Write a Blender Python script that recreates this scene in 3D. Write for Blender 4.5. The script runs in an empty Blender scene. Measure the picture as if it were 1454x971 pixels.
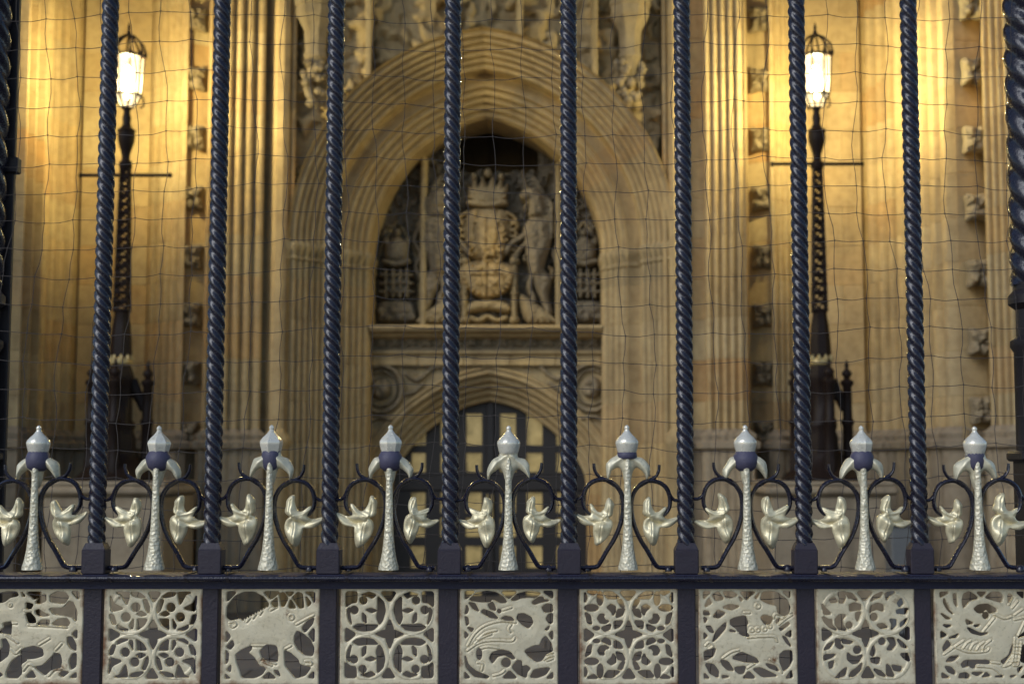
import bpy, math, random
import numpy as np
from mathutils import Vector
random.seed(7)
RNG = np.random.default_rng(11)
SC = bpy.context.scene
COL = SC.collection

# ------------------------------------------------------------------ camera, sky, sun, exposure
PITCH = math.radians(4.8)
FPX, PPU, PPV = 2019.0, 775.0, 485.5
EYE = 1.6
cam_d = bpy.data.cameras.new('camera')
cam = bpy.data.objects.new('camera', cam_d)
COL.objects.link(cam)
cam.location = (0, 0, EYE)
cam.rotation_euler = (math.radians(90) + PITCH, 0, 0)
cam_d.sensor_width = 36.0
cam_d.lens = FPX / 1454 * 36
cam_d.shift_x = -(PPU - 727) / 1454
cam_d.clip_start = 0.05
cam_d.clip_end = 500
cam_d.dof.use_dof = True
cam_d.dof.focus_distance = 2.16
cam_d.dof.aperture_fstop = 8.0
SC.camera = cam

SUN_EL, SUN_AZ = math.radians(34), math.radians(222)   # azimuth clockwise from +Y: behind the camera, to the left
world = bpy.data.worlds.new('World')
SC.world = world
world.use_nodes = True
wn = world.node_tree
bg = wn.nodes['Background']
sky = wn.nodes.new('ShaderNodeTexSky')
sky.sky_type = 'NISHITA'
sky.sun_disc = False
sky.sun_elevation = SUN_EL
sky.sun_rotation = SUN_AZ
sky.air_density = 1.0
sky.dust_density = 0.6
sky.ozone_density = 1.8
wn.links.new(sky.outputs[0], bg.inputs[0])
bg.inputs[1].default_value = 0.10
sun_d = bpy.data.lights.new('sun', 'SUN')
sun_d.energy = 1.1
sun_d.angle = math.radians(35)
sun_d.color = (0.95, 0.97, 1.0)
sun = bpy.data.objects.new('sun', sun_d)
COL.objects.link(sun)
sdir = Vector((math.sin(SUN_AZ) * math.cos(SUN_EL), math.cos(SUN_AZ) * math.cos(SUN_EL), math.sin(SUN_EL)))
sun.rotation_euler = (-sdir).to_track_quat('-Z', 'Y').to_euler()
sun.location = (0, 0, 20)
SC.view_settings.view_transform = 'Standard'
SC.view_settings.look = 'None'
SC.view_settings.exposure = 0.22
SC.view_settings.gamma = 1.0
SC.cycles.use_denoising = True
SC.cycles.max_bounces = 6
SC.cycles.diffuse_bounces = 3
SC.cycles.sample_clamp_indirect = 6.0
LAMP_POWER = 185.0

# ------------------------------------------------------------------ survey: photograph pixel at a known depth -> metres
SP, CP = math.sin(PITCH), math.cos(PITCH)
def pt(u, v, Y):
    a, b = (u - PPU) / FPX, -(v - PPV) / FPX
    t = Y / (CP - b * SP)
    return (a * t, Y, EYE + t * (SP + b * CP))
def XU(u, Y, v=400): return pt(u, v, Y)[0]
def ZV(v, Y): return pt(PPU, v, Y)[2]
def MPX(v, Y):
    b = -(v - PPV) / FPX
    return Y / (CP - b * SP) / FPX

# ------------------------------------------------------------------ object helpers
def mesh(name, verts, faces, smooth=True, angle=38):
    me = bpy.data.meshes.new(name)
    me.from_pydata([tuple(map(float, v)) for v in verts], [], [tuple(int(i) for i in f) for f in faces])
    me.validate()
    if smooth:
        me.polygons.foreach_set('use_smooth', [True] * len(me.polygons))
        try: me.set_sharp_from_angle(angle=math.radians(angle))
        except Exception: pass
    me.update()
    return me
def obj(name, me, mat=None, parent=None, loc=None):
    o = bpy.data.objects.new(name, me)
    COL.objects.link(o)
    if mat is not None and me is not None and not me.materials: me.materials.append(mat)
    if parent is not None: o.parent = parent
    if loc is not None: o.location = loc
    return o
def tag(o, label, cat, group=None):
    o['label'] = label; o['category'] = cat
    if group: o['group'] = group
    return o
def thing(name, label, cat, loc=(0, 0, 0), group=None):
    o = bpy.data.objects.new(name, None); COL.objects.link(o)
    o.location = loc; o.empty_display_size = 0.1
    return tag(o, label, cat, group)
def struct(o):
    o['kind'] = 'structure'; return o
def copy_tree(o, parent=None):
    c = o.copy(); COL.objects.link(c); c.parent = parent
    for ch in list(o.children): copy_tree(ch, c)
    return c
class MB:
    def __init__(s): s.v, s.f = [], []
    def add(s, vs, fs):
        n = len(s.v); s.v += [tuple(v) for v in vs]; s.f += [tuple(i + n for i in f) for f in fs]
    def box(s, x0, x1, y0, y1, z0, z1, bev=0.0):
        if bev <= 0:
            s.add([(x, y, z) for z in (z0, z1) for y in (y0, y1) for x in (x0, x1)],
                  [(0, 2, 3, 1), (4, 5, 7, 6), (0, 1, 5, 4), (2, 6, 7, 3), (0, 4, 6, 2), (1, 3, 7, 5)])
        else:
            b = bev; vs = []
            for (z, k) in ((z0, b), (z0 + b, 0), (z1 - b, 0), (z1, b)):
                vs += [(x0 + b + k * .7, y0 + k, z), (x1 - b - k * .7, y0 + k, z), (x1 - k, y0 + b + k * .7, z), (x1 - k, y1 - b - k * .7, z),
                       (x1 - b - k * .7, y1 - k, z), (x0 + b + k * .7, y1 - k, z), (x0 + k, y1 - b - k * .7, z), (x0 + k, y0 + b + k * .7, z)]
            fs = [tuple(range(7, -1, -1)), tuple(range(24, 32))]
            for r in range(3):
                for k in range(8):
                    a, c = r * 8 + k, r * 8 + (k + 1) % 8
                    fs.append((a, c, c + 8, a + 8))
            s.add(vs, fs)
    def lathe(s, prof, n=12, c=(0, 0, 0), rot=0.0, sx=1, sy=1):
        vs, fs = [], []
        for (r, z) in prof:
            for k in range(n):
                a = rot + 2 * math.pi * k / n
                vs.append((c[0] + r * sx * math.cos(a), c[1] + r * sy * math.sin(a), c[2] + z))
        m = len(prof)
        up = prof[-1][1] >= prof[0][1]
        for i in range(m - 1):
            for k in range(n):
                a, b = i * n + k, i * n + (k + 1) % n
                q = (a, b, b + n, a + n)
                fs.append(q if up else q[::-1])
        bot, top = tuple(range(n - 1, -1, -1)), tuple(range((m - 1) * n, m * n))
        fs += [bot if up else bot[::-1], top if up else top[::-1]]
        s.add(vs, fs)
    def tube(s, pts, ra, rb=None, n=8, up=(0, 1, 0)):
        """pts: 3-D points; ra radius in the plane across `up`, rb radius along `up` (number or list)"""
        P = [Vector(p) for p in pts]; m = len(P)
        ra = [ra] * m if not hasattr(ra, '__len__') else list(ra)
        rb = ra if rb is None else ([rb] * m if not hasattr(rb, '__len__') else list(rb))
        U0 = Vector(up); vs, fs = [], []
        for i in range(m):
            t = (P[min(i + 1, m - 1)] - P[max(i - 1, 0)]).normalized()
            side = t.cross(U0)
            if side.length < 1e-4: side = t.cross(Vector((1, 0, 0)))
            side.normalize(); u2 = side.cross(t).normalized()
            for k in range(n):
                a = 2 * math.pi * k / n
                vs.append(P[i] + side * (ra[i] * math.cos(a)) + u2 * (rb[i] * math.sin(a)))
        for i in range(m - 1):
            for k in range(n):
                a, b = i * n + k, i * n + (k + 1) % n
                fs.append((a, a + n, b + n, b))
        fs += [tuple(range(n)), tuple(range(m * n - 1, (m - 1) * n - 1, -1))]
        s.add(vs, fs)
    def build(s, name, mat, parent=None, loc=None, smooth=True, angle=38):
        return obj(name, mesh(name, s.v, s.f, smooth, angle), mat, parent, loc)
def catmull(P, sub=6, closed=False):
    P = [tuple(map(float, p)) for p in P]; n = len(P); out = []
    rngi = range(n if closed else n - 1)
    for i in rngi:
        if closed: p0, p1, p2, p3 = P[i - 1], P[i], P[(i + 1) % n], P[(i + 2) % n]
        else: p0, p1, p2, p3 = P[max(i - 1, 0)], P[i], P[i + 1], P[min(i + 2, n - 1)]
        for k in range(sub):
            t = k / sub
            out.append(tuple(.5 * (2 * b + (c - a) * t + (2 * a - 5 * b + 4 * c - d) * t * t + (3 * b - 3 * c + d - a) * t ** 3) for a, b, c, d in zip(p0, p1, p2, p3)))
    if not closed: out.append(P[-1])
    return out
def chaikin(P, k=1, c=.2):
    for _ in range(k):
        Q = []
        for i in range(len(P)):
            a, b = P[i], P[(i + 1) % len(P)]
            Q += [(a[0] * (1 - c) + b[0] * c, a[1] * (1 - c) + b[1] * c), (a[0] * c + b[0] * (1 - c), a[1] * c + b[1] * (1 - c))]
        P = Q
    return P

# ------------------------------------------------------------------ signed distance fields -> carved and pierced plates
def sd_poly(P, X, Z):
    """signed distance, negative inside"""
    P = np.asarray(P, float); d = np.full(X.shape, 1e18); s = np.ones(X.shape)
    n = len(P)
    for i in range(n):
        a, b = P[i], P[i - 1]
        ex, ez = b - a
        wx, wz = X - a[0], Z - a[1]
        t = np.clip((wx * ex + wz * ez) / max(ex * ex + ez * ez, 1e-12), 0, 1)
        d = np.minimum(d, (wx - ex * t) ** 2 + (wz - ez * t) ** 2)
        c1, c2, c3 = Z >= a[1], Z < b[1], ex * wz > ez * wx
        flip = (c1 & c2 & c3) | (~c1 & ~c2 & ~c3)
        s = np.where(flip, -s, s)
    return s * np.sqrt(d)
def sd_line(P, X, Z):
    d = np.full(X.shape, 1e18)
    for a, b in zip(P[:-1], P[1:]):
        ex, ez = b[0] - a[0], b[1] - a[1]
        wx, wz = X - a[0], Z - a[1]
        t = np.clip((wx * ex + wz * ez) / max(ex * ex + ez * ez, 1e-12), 0, 1)
        d = np.minimum(d, (wx - ex * t) ** 2 + (wz - ez * t) ** 2)
    return np.sqrt(d)
def field_mesh(name, xs, zs, F, H, depth, back=None):
    """keep F>0; the front surface stands at y=-H, sides run back to y=depth"""
    nx, nz = len(xs), len(zs)
    verts, key, faces = [], {}, []
    def gv(i, j):
        k = (i, j)
        if k not in key:
            key[k] = len(verts); verts.append((xs[i], -H[j, i], zs[j]))
        return key[k]
    def ev(p, q):
        k = (p, q) if p < q else (q, p)
        if k not in key:
            a, b = k; fa, fb = F[a[1], a[0]], F[b[1], b[0]]
            t = fa / (fa - fb)
            t = min(max(t, .02), .98)
            key[k] = len(verts)
            verts.append((xs[a[0]] + (xs[b[0]] - xs[a[0]]) * t, -(H[a[1], a[0]] + (H[b[1], b[0]] - H[a[1], a[0]]) * t), zs[a[1]] + (zs[b[1]] - zs[a[1]]) * t))
        return key[k]
    pos = F > 0
    for j in range(nz - 1):
        for i in range(nx - 1):
            q = ((i, j), (i + 1, j), (i + 1, j + 1), (i, j + 1))
            ps = [pos[b, a] for a, b in q]
            if all(ps): faces.append(tuple(gv(*c) for c in q))
            elif any(ps):
                for tri in ((q[0], q[1], q[2]), (q[0], q[2], q[3])):
                    poly = []
                    for a, b in zip(tri, tri[1:] + tri[:1]):
                        pa, pb = pos[a[1], a[0]], pos[b[1], b[0]]
                        if pa: poly.append(gv(*a))
                        if pa != pb: poly.append(ev(a, b))
                    if len(poly) >= 3: faces.append(tuple(poly))
    cnt = {}
    for f in faces:
        for a, b in zip(f, f[1:] + f[:1]): cnt[(a, b)] = 1
    bk = {}
    def bv(a):
        if a not in bk:
            bk[a] = len(verts); x, y, z = verts[a]; verts.append((x, depth, z))
        return bk[a]
    nf = len(faces)
    for (a, b) in list(cnt):
        if (b, a) not in cnt: faces.append((b, a, bv(a), bv(b)))
    if back:
        bf = []
        for f in faces[:nf]:
            g = []
            for a in f[::-1]: g.append(bv(a))
            bf.append(tuple(g))
        faces += bf
    return mesh(name, verts, faces, True, 50)
def dome(d, r):
    t = np.clip(-d / r, 0, 1); return np.sqrt(np.clip(1 - (1 - t) ** 2, 0, 1))
def relief(name, layers, res, mat, parent, loc, scale=1.0, back=0.05, rough=0.0, wall=True):
    """layers: (kind, points, base, bulge, radius). kind p polygon, s smooth polygon, l stroke (radius = half width), e ellipse"""
    pts = [p for L in layers for p in (L[1] if L[0] != 'e' else [(L[1][0] - L[1][2], L[1][1] - L[1][3]), (L[1][0] + L[1][2], L[1][1] + L[1][3])])]
    m = 3 * res + max([L[4] for L in layers if L[0] == 'l'] + [0])
    x0, x1 = min(p[0] for p in pts) - m, max(p[0] for p in pts) + m
    z0, z1 = min(p[1] for p in pts) - m, max(p[1] for p in pts) + m
    xs, zs = np.arange(x0, x1 + res, res), np.arange(z0, z1 + res, res)
    X, Z = np.meshgrid(xs, zs)
    D = np.full(X.shape, 1e9); H = np.zeros(X.shape)
    for k, P, base, bulge, r in layers:
        if k == 'p': d = sd_poly(P, X, Z); h = base + bulge * dome(d, r)
        elif k == 's': d = sd_poly(catmull(P, 4, True), X, Z); h = base + bulge * dome(d, r)
        elif k == 'l': d = sd_line(catmull(P, 5), X, Z) - r; h = base + bulge * dome(d, r)
        elif k == 'e':
            cx, cz, rx, rz = P; q = np.sqrt(((X - cx) / rx) ** 2 + ((Z - cz) / rz) ** 2)
            d = (q - 1) * min(rx, rz); h = base + bulge * dome(d, r)
        elif k == 'c':      # cut a groove
            d = sd_line(catmull(P, 5), X, Z) - r
            H = np.where(d < 0, H - bulge * dome(d, r), H); continue
        H = np.where(d < 0, np.maximum(H, h), H); D = np.minimum(D, d)
    if rough:
        def lump(cell):
            g_ = RNG.normal(size=(H.shape[0] // cell + 3, H.shape[1] // cell + 3))
            jj, ii = np.arange(H.shape[0]) / cell, np.arange(H.shape[1]) / cell; j0, i0 = jj.astype(int), ii.astype(int); fj, fi = (jj - j0)[:, None], (ii - i0)[None]
            return g_[j0][:, i0] * (1 - fj) * (1 - fi) + g_[j0 + 1][:, i0] * fj * (1 - fi) + g_[j0][:, i0 + 1] * (1 - fj) * fi + g_[j0 + 1][:, i0 + 1] * fj * fi
        H = H + rough * (RNG.normal(size=H.shape) + 3.2 * lump(3) + 3.5 * lump(7))
    me = field_mesh(name, xs * scale, zs * scale, -D, H * scale, back)
    return obj(name, me, mat, parent, loc)

# ------------------------------------------------------------------ materials
def mat_new(name):
    m = bpy.data.materials.new(name); m.use_nodes = True
    return m, m.node_tree.nodes, m.node_tree.links, m.node_tree.nodes['Principled BSDF']
def nz(N, L, scale, detail=4, rough=.55, vec=None):
    n = N.new('ShaderNodeTexNoise'); n.inputs['Scale'].default_value = scale
    n.inputs['Detail'].default_value = detail; n.inputs['Roughness'].default_value = rough
    if vec is not None: L.new(vec, n.inputs['Vector'])
    return n
def ramp(N, L, src, stops):
    r = N.new('ShaderNodeValToRGB'); e = r.color_ramp.elements
    while len(e) < len(stops): e.new(.5)
    for i, (p, c) in enumerate(stops): e[i].position = p; e[i].color = (c[0], c[1], c[2], 1)
    L.new(src, r.inputs[0]); return r
def mix(N, L, fac, a, b, mode='MIX'):
    m = N.new('ShaderNodeMix'); m.data_type = 'RGBA'; m.blend_type = mode
    for sock, val in ((0, fac), (6, a), (7, b)):
        if hasattr(val, 'links') or hasattr(val, 'is_output'): L.new(val, m.inputs[sock])
        elif isinstance(val, (tuple, list)): m.inputs[sock].default_value = (*val, 1)
        else: m.inputs[sock].default_value = val
    return m.outputs[2]
def bump(N, L, bsdf, src, strength, dist):
    b = N.new('ShaderNodeBump'); b.inputs['Strength'].default_value = strength; b.inputs['Distance'].default_value = dist
    L.new(src, b.inputs['Height']); L.new(b.outputs[0], bsdf.inputs['Normal']); return b
def stone_mat(name, tones, grime=.35, bumpd=.012):
    m, N, L, B = mat_new(name)
    geo = N.new('ShaderNodeNewGeometry'); oi = N.new('ShaderNodeObjectInfo')
    base = ramp(N, L, oi.outputs['Random'], [(i / (len(tones) - 1), t) for i, t in enumerate(tones)])
    n1 = nz(N, L, 1.3, 5, .6, geo.outputs['Position'])
    n2 = nz(N, L, 9, 6, .65, geo.outputs['Position'])
    n3 = nz(N, L, 60, 4, .6, geo.outputs['Position'])
    c = mix(N, L, ramp(N, L, n1.outputs[0], [(.35, (0, 0, 0)), (.7, (1, 1, 1))]).outputs[0], base.outputs[0], tuple(x * .8 + .02 for x in tones[0]))
    c = mix(N, L, .55, c, ramp(N, L, n2.outputs[0], [(.3, (.62, .56, .5)), (.55, (1, 1, 1)), (.75, (1.12, 1.08, 1.0))]).outputs[0], 'MULTIPLY')
    # weather streaks: noise stretched down the wall
    mp = N.new('ShaderNodeMapping'); mp.inputs['Scale'].default_value = (5, 5, .55); L.new(geo.outputs['Position'], mp.inputs[0])
    n4 = nz(N, L, 1.0, 5, .6, mp.outputs[0])
    st = ramp(N, L, n4.outputs[0], [(.5, (1, 1, 1)), (.72, (1 - grime, 1 - grime, 1 - grime))])
    c = mix(N, L, 1.0, c, st.outputs[0], 'MULTIPLY')
    L.new(c, B.inputs['Base Color']); B.inputs['Roughness'].default_value = .88
    ad = N.new('ShaderNodeMath'); ad.operation = 'ADD'; L.new(n2.outputs[0], ad.inputs[0]); L.new(n3.outputs[0], ad.inputs[1])
    bump(N, L, B, ad.outputs[0], .5, bumpd)
    return m
M = {}
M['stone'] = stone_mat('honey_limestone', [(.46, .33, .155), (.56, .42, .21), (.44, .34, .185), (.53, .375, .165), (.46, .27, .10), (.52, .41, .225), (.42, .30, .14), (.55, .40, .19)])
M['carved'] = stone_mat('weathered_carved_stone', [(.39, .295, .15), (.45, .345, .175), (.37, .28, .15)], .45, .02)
M['boss'] = stone_mat('dark_boss_stone', [(.27, .215, .13), (.31, .245, .15), (.24, .195, .125)], .5, .02)  # darker than the other carved stone
M['shade_soot'] = stone_mat('soot_and_shade_carving', [(.185, .155, .105), (.225, .185, .12), (.17, .145, .10)], .5, .02)  # soot and the dimness of the recess, both put into the colour
M['grey_stone'] = stone_mat('grey_weathered_stone', [(.30, .235, .15), (.33, .26, .165), (.27, .215, .145)], .35)
def paving_mat():
    m, N, L, B = mat_new('flagstone'); geo = N.new('ShaderNodeNewGeometry'); oi = N.new('ShaderNodeObjectInfo')
    b = ramp(N, L, oi.outputs['Random'], [(0, (.095, .088, .08)), (1, (.14, .128, .115))])
    n = nz(N, L, 6, 6, .65, geo.outputs['Position'])
    L.new(mix(N, L, .6, b.outputs[0], ramp(N, L, n.outputs[0], [(.3, (.6, .6, .6)), (.7, (1.15, 1.1, 1.05))]).outputs[0], 'MULTIPLY'), B.inputs['Base Color'])
    B.inputs['Roughness'].default_value = .75; bump(N, L, B, n.outputs[0], .4, .01); return m
M['paving'] = paving_mat()
def paint_mat(name, c1, c2, rough=.34, chip=(.03, .012, .008), bumpd=.0012, chip_at=.70, coat=.0, scale=60):
    m, N, L, B = mat_new(name); geo = N.new('ShaderNodeNewGeometry')
    n1 = nz(N, L, scale, 5, .6, geo.outputs['Position']); n2 = nz(N, L, scale * 4, 4, .6, geo.outputs['Position'])
    c = mix(N, L, n1.outputs[0], c1, c2)
    n5 = nz(N, L, scale * 1.7, 6, .7, geo.outputs['Position'])
    k = ramp(N, L, n5.outputs[0], [(chip_at, (0, 0, 0)), (chip_at + .04, (1, 1, 1))])
    L.new(mix(N, L, k.outputs[0], c, chip), B.inputs['Base Color'])
    rr = N.new('ShaderNodeMapRange'); rr.inputs[3].default_value = rough - .1; rr.inputs[4].default_value = rough + .18
    L.new(n2.outputs[0], rr.inputs[0]); L.new(rr.outputs[0], B.inputs['Roughness'])
    B.inputs['Coat Weight'].default_value = coat
    ad = N.new('ShaderNodeMath'); ad.operation = 'ADD'; L.new(n1.outputs[0], ad.inputs[0]); L.new(n2.outputs[0], ad.inputs[1])
    bump(N, L, B, ad.outputs[0], .45, bumpd); return m
M['iron'] = paint_mat('navy_iron_paint', (.0075, .0075, .016), (.02, .017, .032), .22, chip_at=.66, coat=.3)
M['iron_matte'] = paint_mat('navy_iron_paint_dull', (.020, .016, .027), (.032, .023, .036), .5)
M['blue'] = paint_mat('violet_blue_paint', (.06, .055, .10), (.085, .08, .13), .5, (.3, .27, .2), .0012, .72)
M['rail'] = paint_mat('navy_rail_paint', (.022, .024, .055), (.04, .04, .08), .5)
M['rail'].node_tree.nodes['Principled BSDF'].inputs['Specular IOR Level'].default_value = .35
M['dark_iron'] = paint_mat('dark_brown_iron', (.012, .009, .011), (.02, .013, .014), .5)
M['lamp_iron'] = paint_mat('blackened_lamp_iron', (.011, .007, .006), (.02, .012, .009), .42, bumpd=.004, scale=14)
M['lamp_iron'].node_tree.nodes['Principled BSDF'].inputs['Specular IOR Level'].default_value = .15
def gold_mat(name, c1, c2, rough, metal, rust, hammered=0.0):
    m, N, L, B = mat_new(name); geo = N.new('ShaderNodeNewGeometry'); tc = N.new('ShaderNodeTexCoord')
    n1 = nz(N, L, 35, 5, .6, geo.outputs['Position']); n2 = nz(N, L, 160, 4, .65, geo.outputs['Position']); n3 = nz(N, L, 22, 6, .7, geo.outputs['Position'])
    c = mix(N, L, n1.outputs[0], c1, c2)
    k = ramp(N, L, n3.outputs[0], [(rust, (0, 0, 0)), (rust + .1, (1, 1, 1))])
    c = mix(N, L, k.outputs[0], c, (.24, .125, .055))
    d = ramp(N, L, n2.outputs[0], [(.32, (.55, .55, .5)), (.45, (1, 1, 1))])
    c = mix(N, L, .5, c, d.outputs[0], 'MULTIPLY')
    L.new(c, B.inputs['Base Color']); B.inputs['Metallic'].default_value = metal
    rr = N.new('ShaderNodeMapRange'); rr.inputs[3].default_value = rough - .12; rr.inputs[4].default_value = rough + .15
    L.new(n2.outputs[0], rr.inputs[0]); L.new(rr.outputs[0], B.inputs['Roughness'])
    if hammered:
        vo = N.new('ShaderNodeTexVoronoi'); vo.inputs['Scale'].default_value = 210; L.new(geo.outputs['Position'], vo.inputs[0])
        bump(N, L, B, vo.outputs[0], .7, hammered)
    else: bump(N, L, B, n2.outputs[0], .35, .0012)
    return m
M['gold'] = gold_mat('aged_gold_paint', (.72, .65, .44), (.78, .73, .56), .40, .3, .66)
def panel_gold():
    m = gold_mat('aged_gold_panel', (.70, .605, .405), (.78, .70, .51), .44, .22, .62); N, L = m.node_tree.nodes, m.node_tree.links; B = N['Principled BSDF']
    src = B.inputs['Base Color'].links[0].from_socket
    tc = N.new('ShaderNodeTexCoord'); sp = N.new('ShaderNodeSeparateXYZ'); L.new(tc.outputs['Object'], sp.inputs[0])
    ab = N.new('ShaderNodeMath'); ab.operation = 'ABSOLUTE'; L.new(sp.outputs[0], ab.inputs[0])
    az = N.new('ShaderNodeMath'); az.operation = 'ABSOLUTE'; L.new(sp.outputs[2], az.inputs[0])
    mx = N.new('ShaderNodeMath'); mx.operation = 'MAXIMUM'; L.new(ab.outputs[0], mx.inputs[0]); L.new(az.outputs[0], mx.inputs[1])
    oi = N.new('ShaderNodeObjectInfo'); ge = N.new('ShaderNodeNewGeometry')
    n = nz(N, L, 26, 5, .65, ge.outputs['Position'])
    ad = N.new('ShaderNodeMath'); ad.operation = 'MULTIPLY_ADD'; L.new(n.outputs[0], ad.inputs[0]); ad.inputs[1].default_value = .034; L.new(mx.outputs[0], ad.inputs[2])
    k = ramp(N, L, ad.outputs[0], [(.0855, (0, 0, 0)), (.0945, (1, 1, 1))])
    L.new(mix(N, L, k.outputs[0], src, (.20, .095, .045)), B.inputs['Base Color']); return m
M['gold_panel'] = panel_gold()
M['gold_leaf'] = gold_mat('gold_leaf_paint', (.80, .69, .41), (.85, .77, .54), .36, .35, .66)
M['gold_stem'] = gold_mat('hammered_gold_paint', (.74, .665, .46), (.80, .745, .58), .40, .25, .64, .0026)
M['gold_bud'] = gold_mat('polished_gold_bud', (.88, .82, .66), (.92, .88, .76), .22, .35, .72)
def plain(name, c, rough=.6, metal=0.0):
    m, N, L, B = mat_new(name); geo = N.new('ShaderNodeNewGeometry')
    n = nz(N, L, 30, 4, .6, geo.outputs['Position'])
    L.new(mix(N, L, n.outputs[0], tuple(x * .8 for x in c), tuple(x * 1.2 for x in c)), B.inputs['Base Color'])
    B.inputs['Roughness'].default_value = rough; B.inputs['Metallic'].default_value = metal; return m
M['net'] = plain('weathered_net_cord', (.075, .062, .055), .8)
M['door'] = plain('dark_oak', (.016, .012, .011), .5)
M['gilt'] = plain('dull_gilding', (.42, .32, .14), .45, .3)
M['cabinet'] = plain('grey_enamel', (.11, .112, .11), .5)
def emit_mat(name, c, s, tex=False):
    m, N, L, B = mat_new(name); B.inputs['Base Color'].default_value = (*[x * .5 for x in c], 1); B.inputs['Roughness'].default_value = .3
    if tex:
        geo = N.new('ShaderNodeNewGeometry'); n = nz(N, L, 5.5, 6, .75, geo.outputs['Position'])
        L.new(ramp(N, L, n.outputs[0], [(.34, tuple(x * .22 for x in c)), (.5, c), (.68, tuple(min(1, x * 1.5 + .08) for x in c))]).outputs[0], B.inputs['Emission Color'])
    else: B.inputs['Emission Color'].default_value = (*c, 1)
    B.inputs['Emission Strength'].default_value = s; return m
M['mantle'] = emit_mat('glowing_mantle', (1.0, .86, .42), LAMP_POWER * 8.2)
def lantern_glass():
    m = bpy.data.materials.new('frosted_lantern_glass'); m.use_nodes = True; N, L = m.node_tree.nodes, m.node_tree.links
    N.remove(N['Principled BSDF']); t = N.new('ShaderNodeBsdfTransparent'); t.inputs[0].default_value = (1, .95, .85, 1)
    e = N.new('ShaderNodeEmission'); e.inputs[0].default_value = (1, .80, .45, 1); e.inputs[1].default_value = 3.2
    x = N.new('ShaderNodeMixShader'); x.inputs[0].default_value = .38; L.new(t.outputs[0], x.inputs[1]); L.new(e.outputs[0], x.inputs[2]); L.new(x.outputs[0], N['Material Output'].inputs[0]); return m
M['lantern_glass'] = lantern_glass()
M['window'] = emit_mat('lit_yellow_glass', (.62, .46, .18), .2, True)

# ================================================================== THE SETTING
g = MB(); g.add([(-60, -40, 0), (60, -40, 0), (60, 60, 0), (-60, 60, 0)], [(0, 1, 2, 3)])
ground = struct(g.build('ground', M['paving'], smooth=False))
sl = MB(); sl.box(-.445, .445, -.295, .295, 0.0, .012, .004)
slab_me = mesh('slab', sl.v, sl.f, False); slab_me.materials.append(M['paving'])
for r in range(20):
    y = 3.6 + r * .6
    for k in range(-5, 6):
        o = obj('slab', slab_me, None, ground, (k * .9 + (.45 if r % 2 else 0), y, .002))

# ================================================================== THE PALACE WALL
wall = thing('palace_wall', 'honey limestone palace wall with deep moulded pointed arch over the doorway', 'building', (0, 15, 0))
WALL_OFF = Vector((0, 15, 0))
def wobj(name, me, mat, loc=(0, 0, 0)):
    return obj(name, me, mat, wall, Vector(loc) - WALL_OFF)
def arc_pts(a, b, bulge, n=5):
    """points after a up to b along an arc; bulge>0 swells towards the camera (-y)"""
    out = []
    dx, dy = b[0] - a[0], b[1] - a[1]; l = math.hypot(dx, dy)
    nx_, ny_ = (dy / l, -dx / l) if dx > 0 else (-dy / l, dx / l)
    if ny_ > 0: nx_, ny_ = -nx_, -ny_
    for k in range(1, n + 1):
        t = k / n; w = 4 * t * (1 - t); w = math.sqrt(w) if bulge > 0 else w
        out.append((a[0] + dx * t + nx_ * bulge * w, a[1] + dy * t + ny_ * bulge * w))
    return out
RK = [900, 958, 1003, 1062, 1095, 1140, 1230, 1305, 1362, 1402, 1440, 1700]
LK = [460, 388, 372, 292, 262, 208, 107, 38, -12, -52, -90, -350]
# right-hand side of the plan: (u, depth, bulge), '|' splits stones
def rolls(u0, Y0, u1, Y1, n, bulge=.042, groove=-.075, fr=.66):
    out = []
    for i in range(n):
        a, b = i / n, (i + fr) / n; c = (i + 1) / n
        out += [(u0 + (u1 - u0) * b, Y0 + (Y1 - Y0) * b, bulge), (u0 + (u1 - u0) * c, Y0 + (Y1 - Y0) * c, groove)]
    return out
SPEC = ([(958, 15.45, 0), (962, 15.55, 0), (1001, 15.55, 0), '|', (1003, 15.36, 0)] + rolls(1004, 15.36, 1060, 15.14, 5, .036, -.03, .6) + [(1063, 15.3, 0), (1064, 15.5, 0), '|',
    (1095, 15.72, -.30), '|', (1096, 15.60, 0)] + rolls(1097, 15.62, 1138, 16.02, 5, .036, -.05) + [(1140, 16.10, 0), '|', 'nook', (1226, 16.10, 0), '|', (1228, 16.2, 0), (1236, 16.2, 0), (1237, 16.02, 0)] + rolls(1238, 16.02, 1280, 15.5, 3, .06, -.20, .7) + ['|'] +
    rolls(1280, 15.5, 1362, 14.1, 5, .08, -.30, .68) + ['|', (1402, 13.85, -.32), '|', (1404, 13.72, 0)] + rolls(1405, 13.72, 1446, 13.42, 4, .045, -.07) + [(1450, 13.4, 0), (1700, 13.4, 0), '|'])
def plan(side):
    segs, cur, last, kind = [], [], None, 'm'
    for s in SPEC:
        if s == '|': segs.append((kind, cur)); cur = [last]; kind = 'm'; continue
        if s == 'nook': kind = 'nook'; continue
        u, Y, b = s
        if side < 0: u = float(np.interp(u, RK, LK))
        p = (XU(u, Y), Y)
        if last is None or b == 0: cur.append(p)
        else: cur += arc_pts(last, p, b)
        last = p
    return segs
def offset_line(P, d):
    """push a plan polyline towards the viewer by d along its normals"""
    out = []; n = len(P)
    for i in range(n):
        a, b = P[max(i - 1, 0)], P[min(i + 1, n - 1)]
        dx, dy = b[0] - a[0], b[1] - a[1]; l = math.hypot(dx, dy) or 1
        nx_, ny_ = dy / l, -dx / l
        if P[-1][0] < P[0][0]: nx_, ny_ = -nx_, -ny_
        out.append((P[i][0] + nx_ * d, P[i][1] + ny_ * d))
    return out
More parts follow.
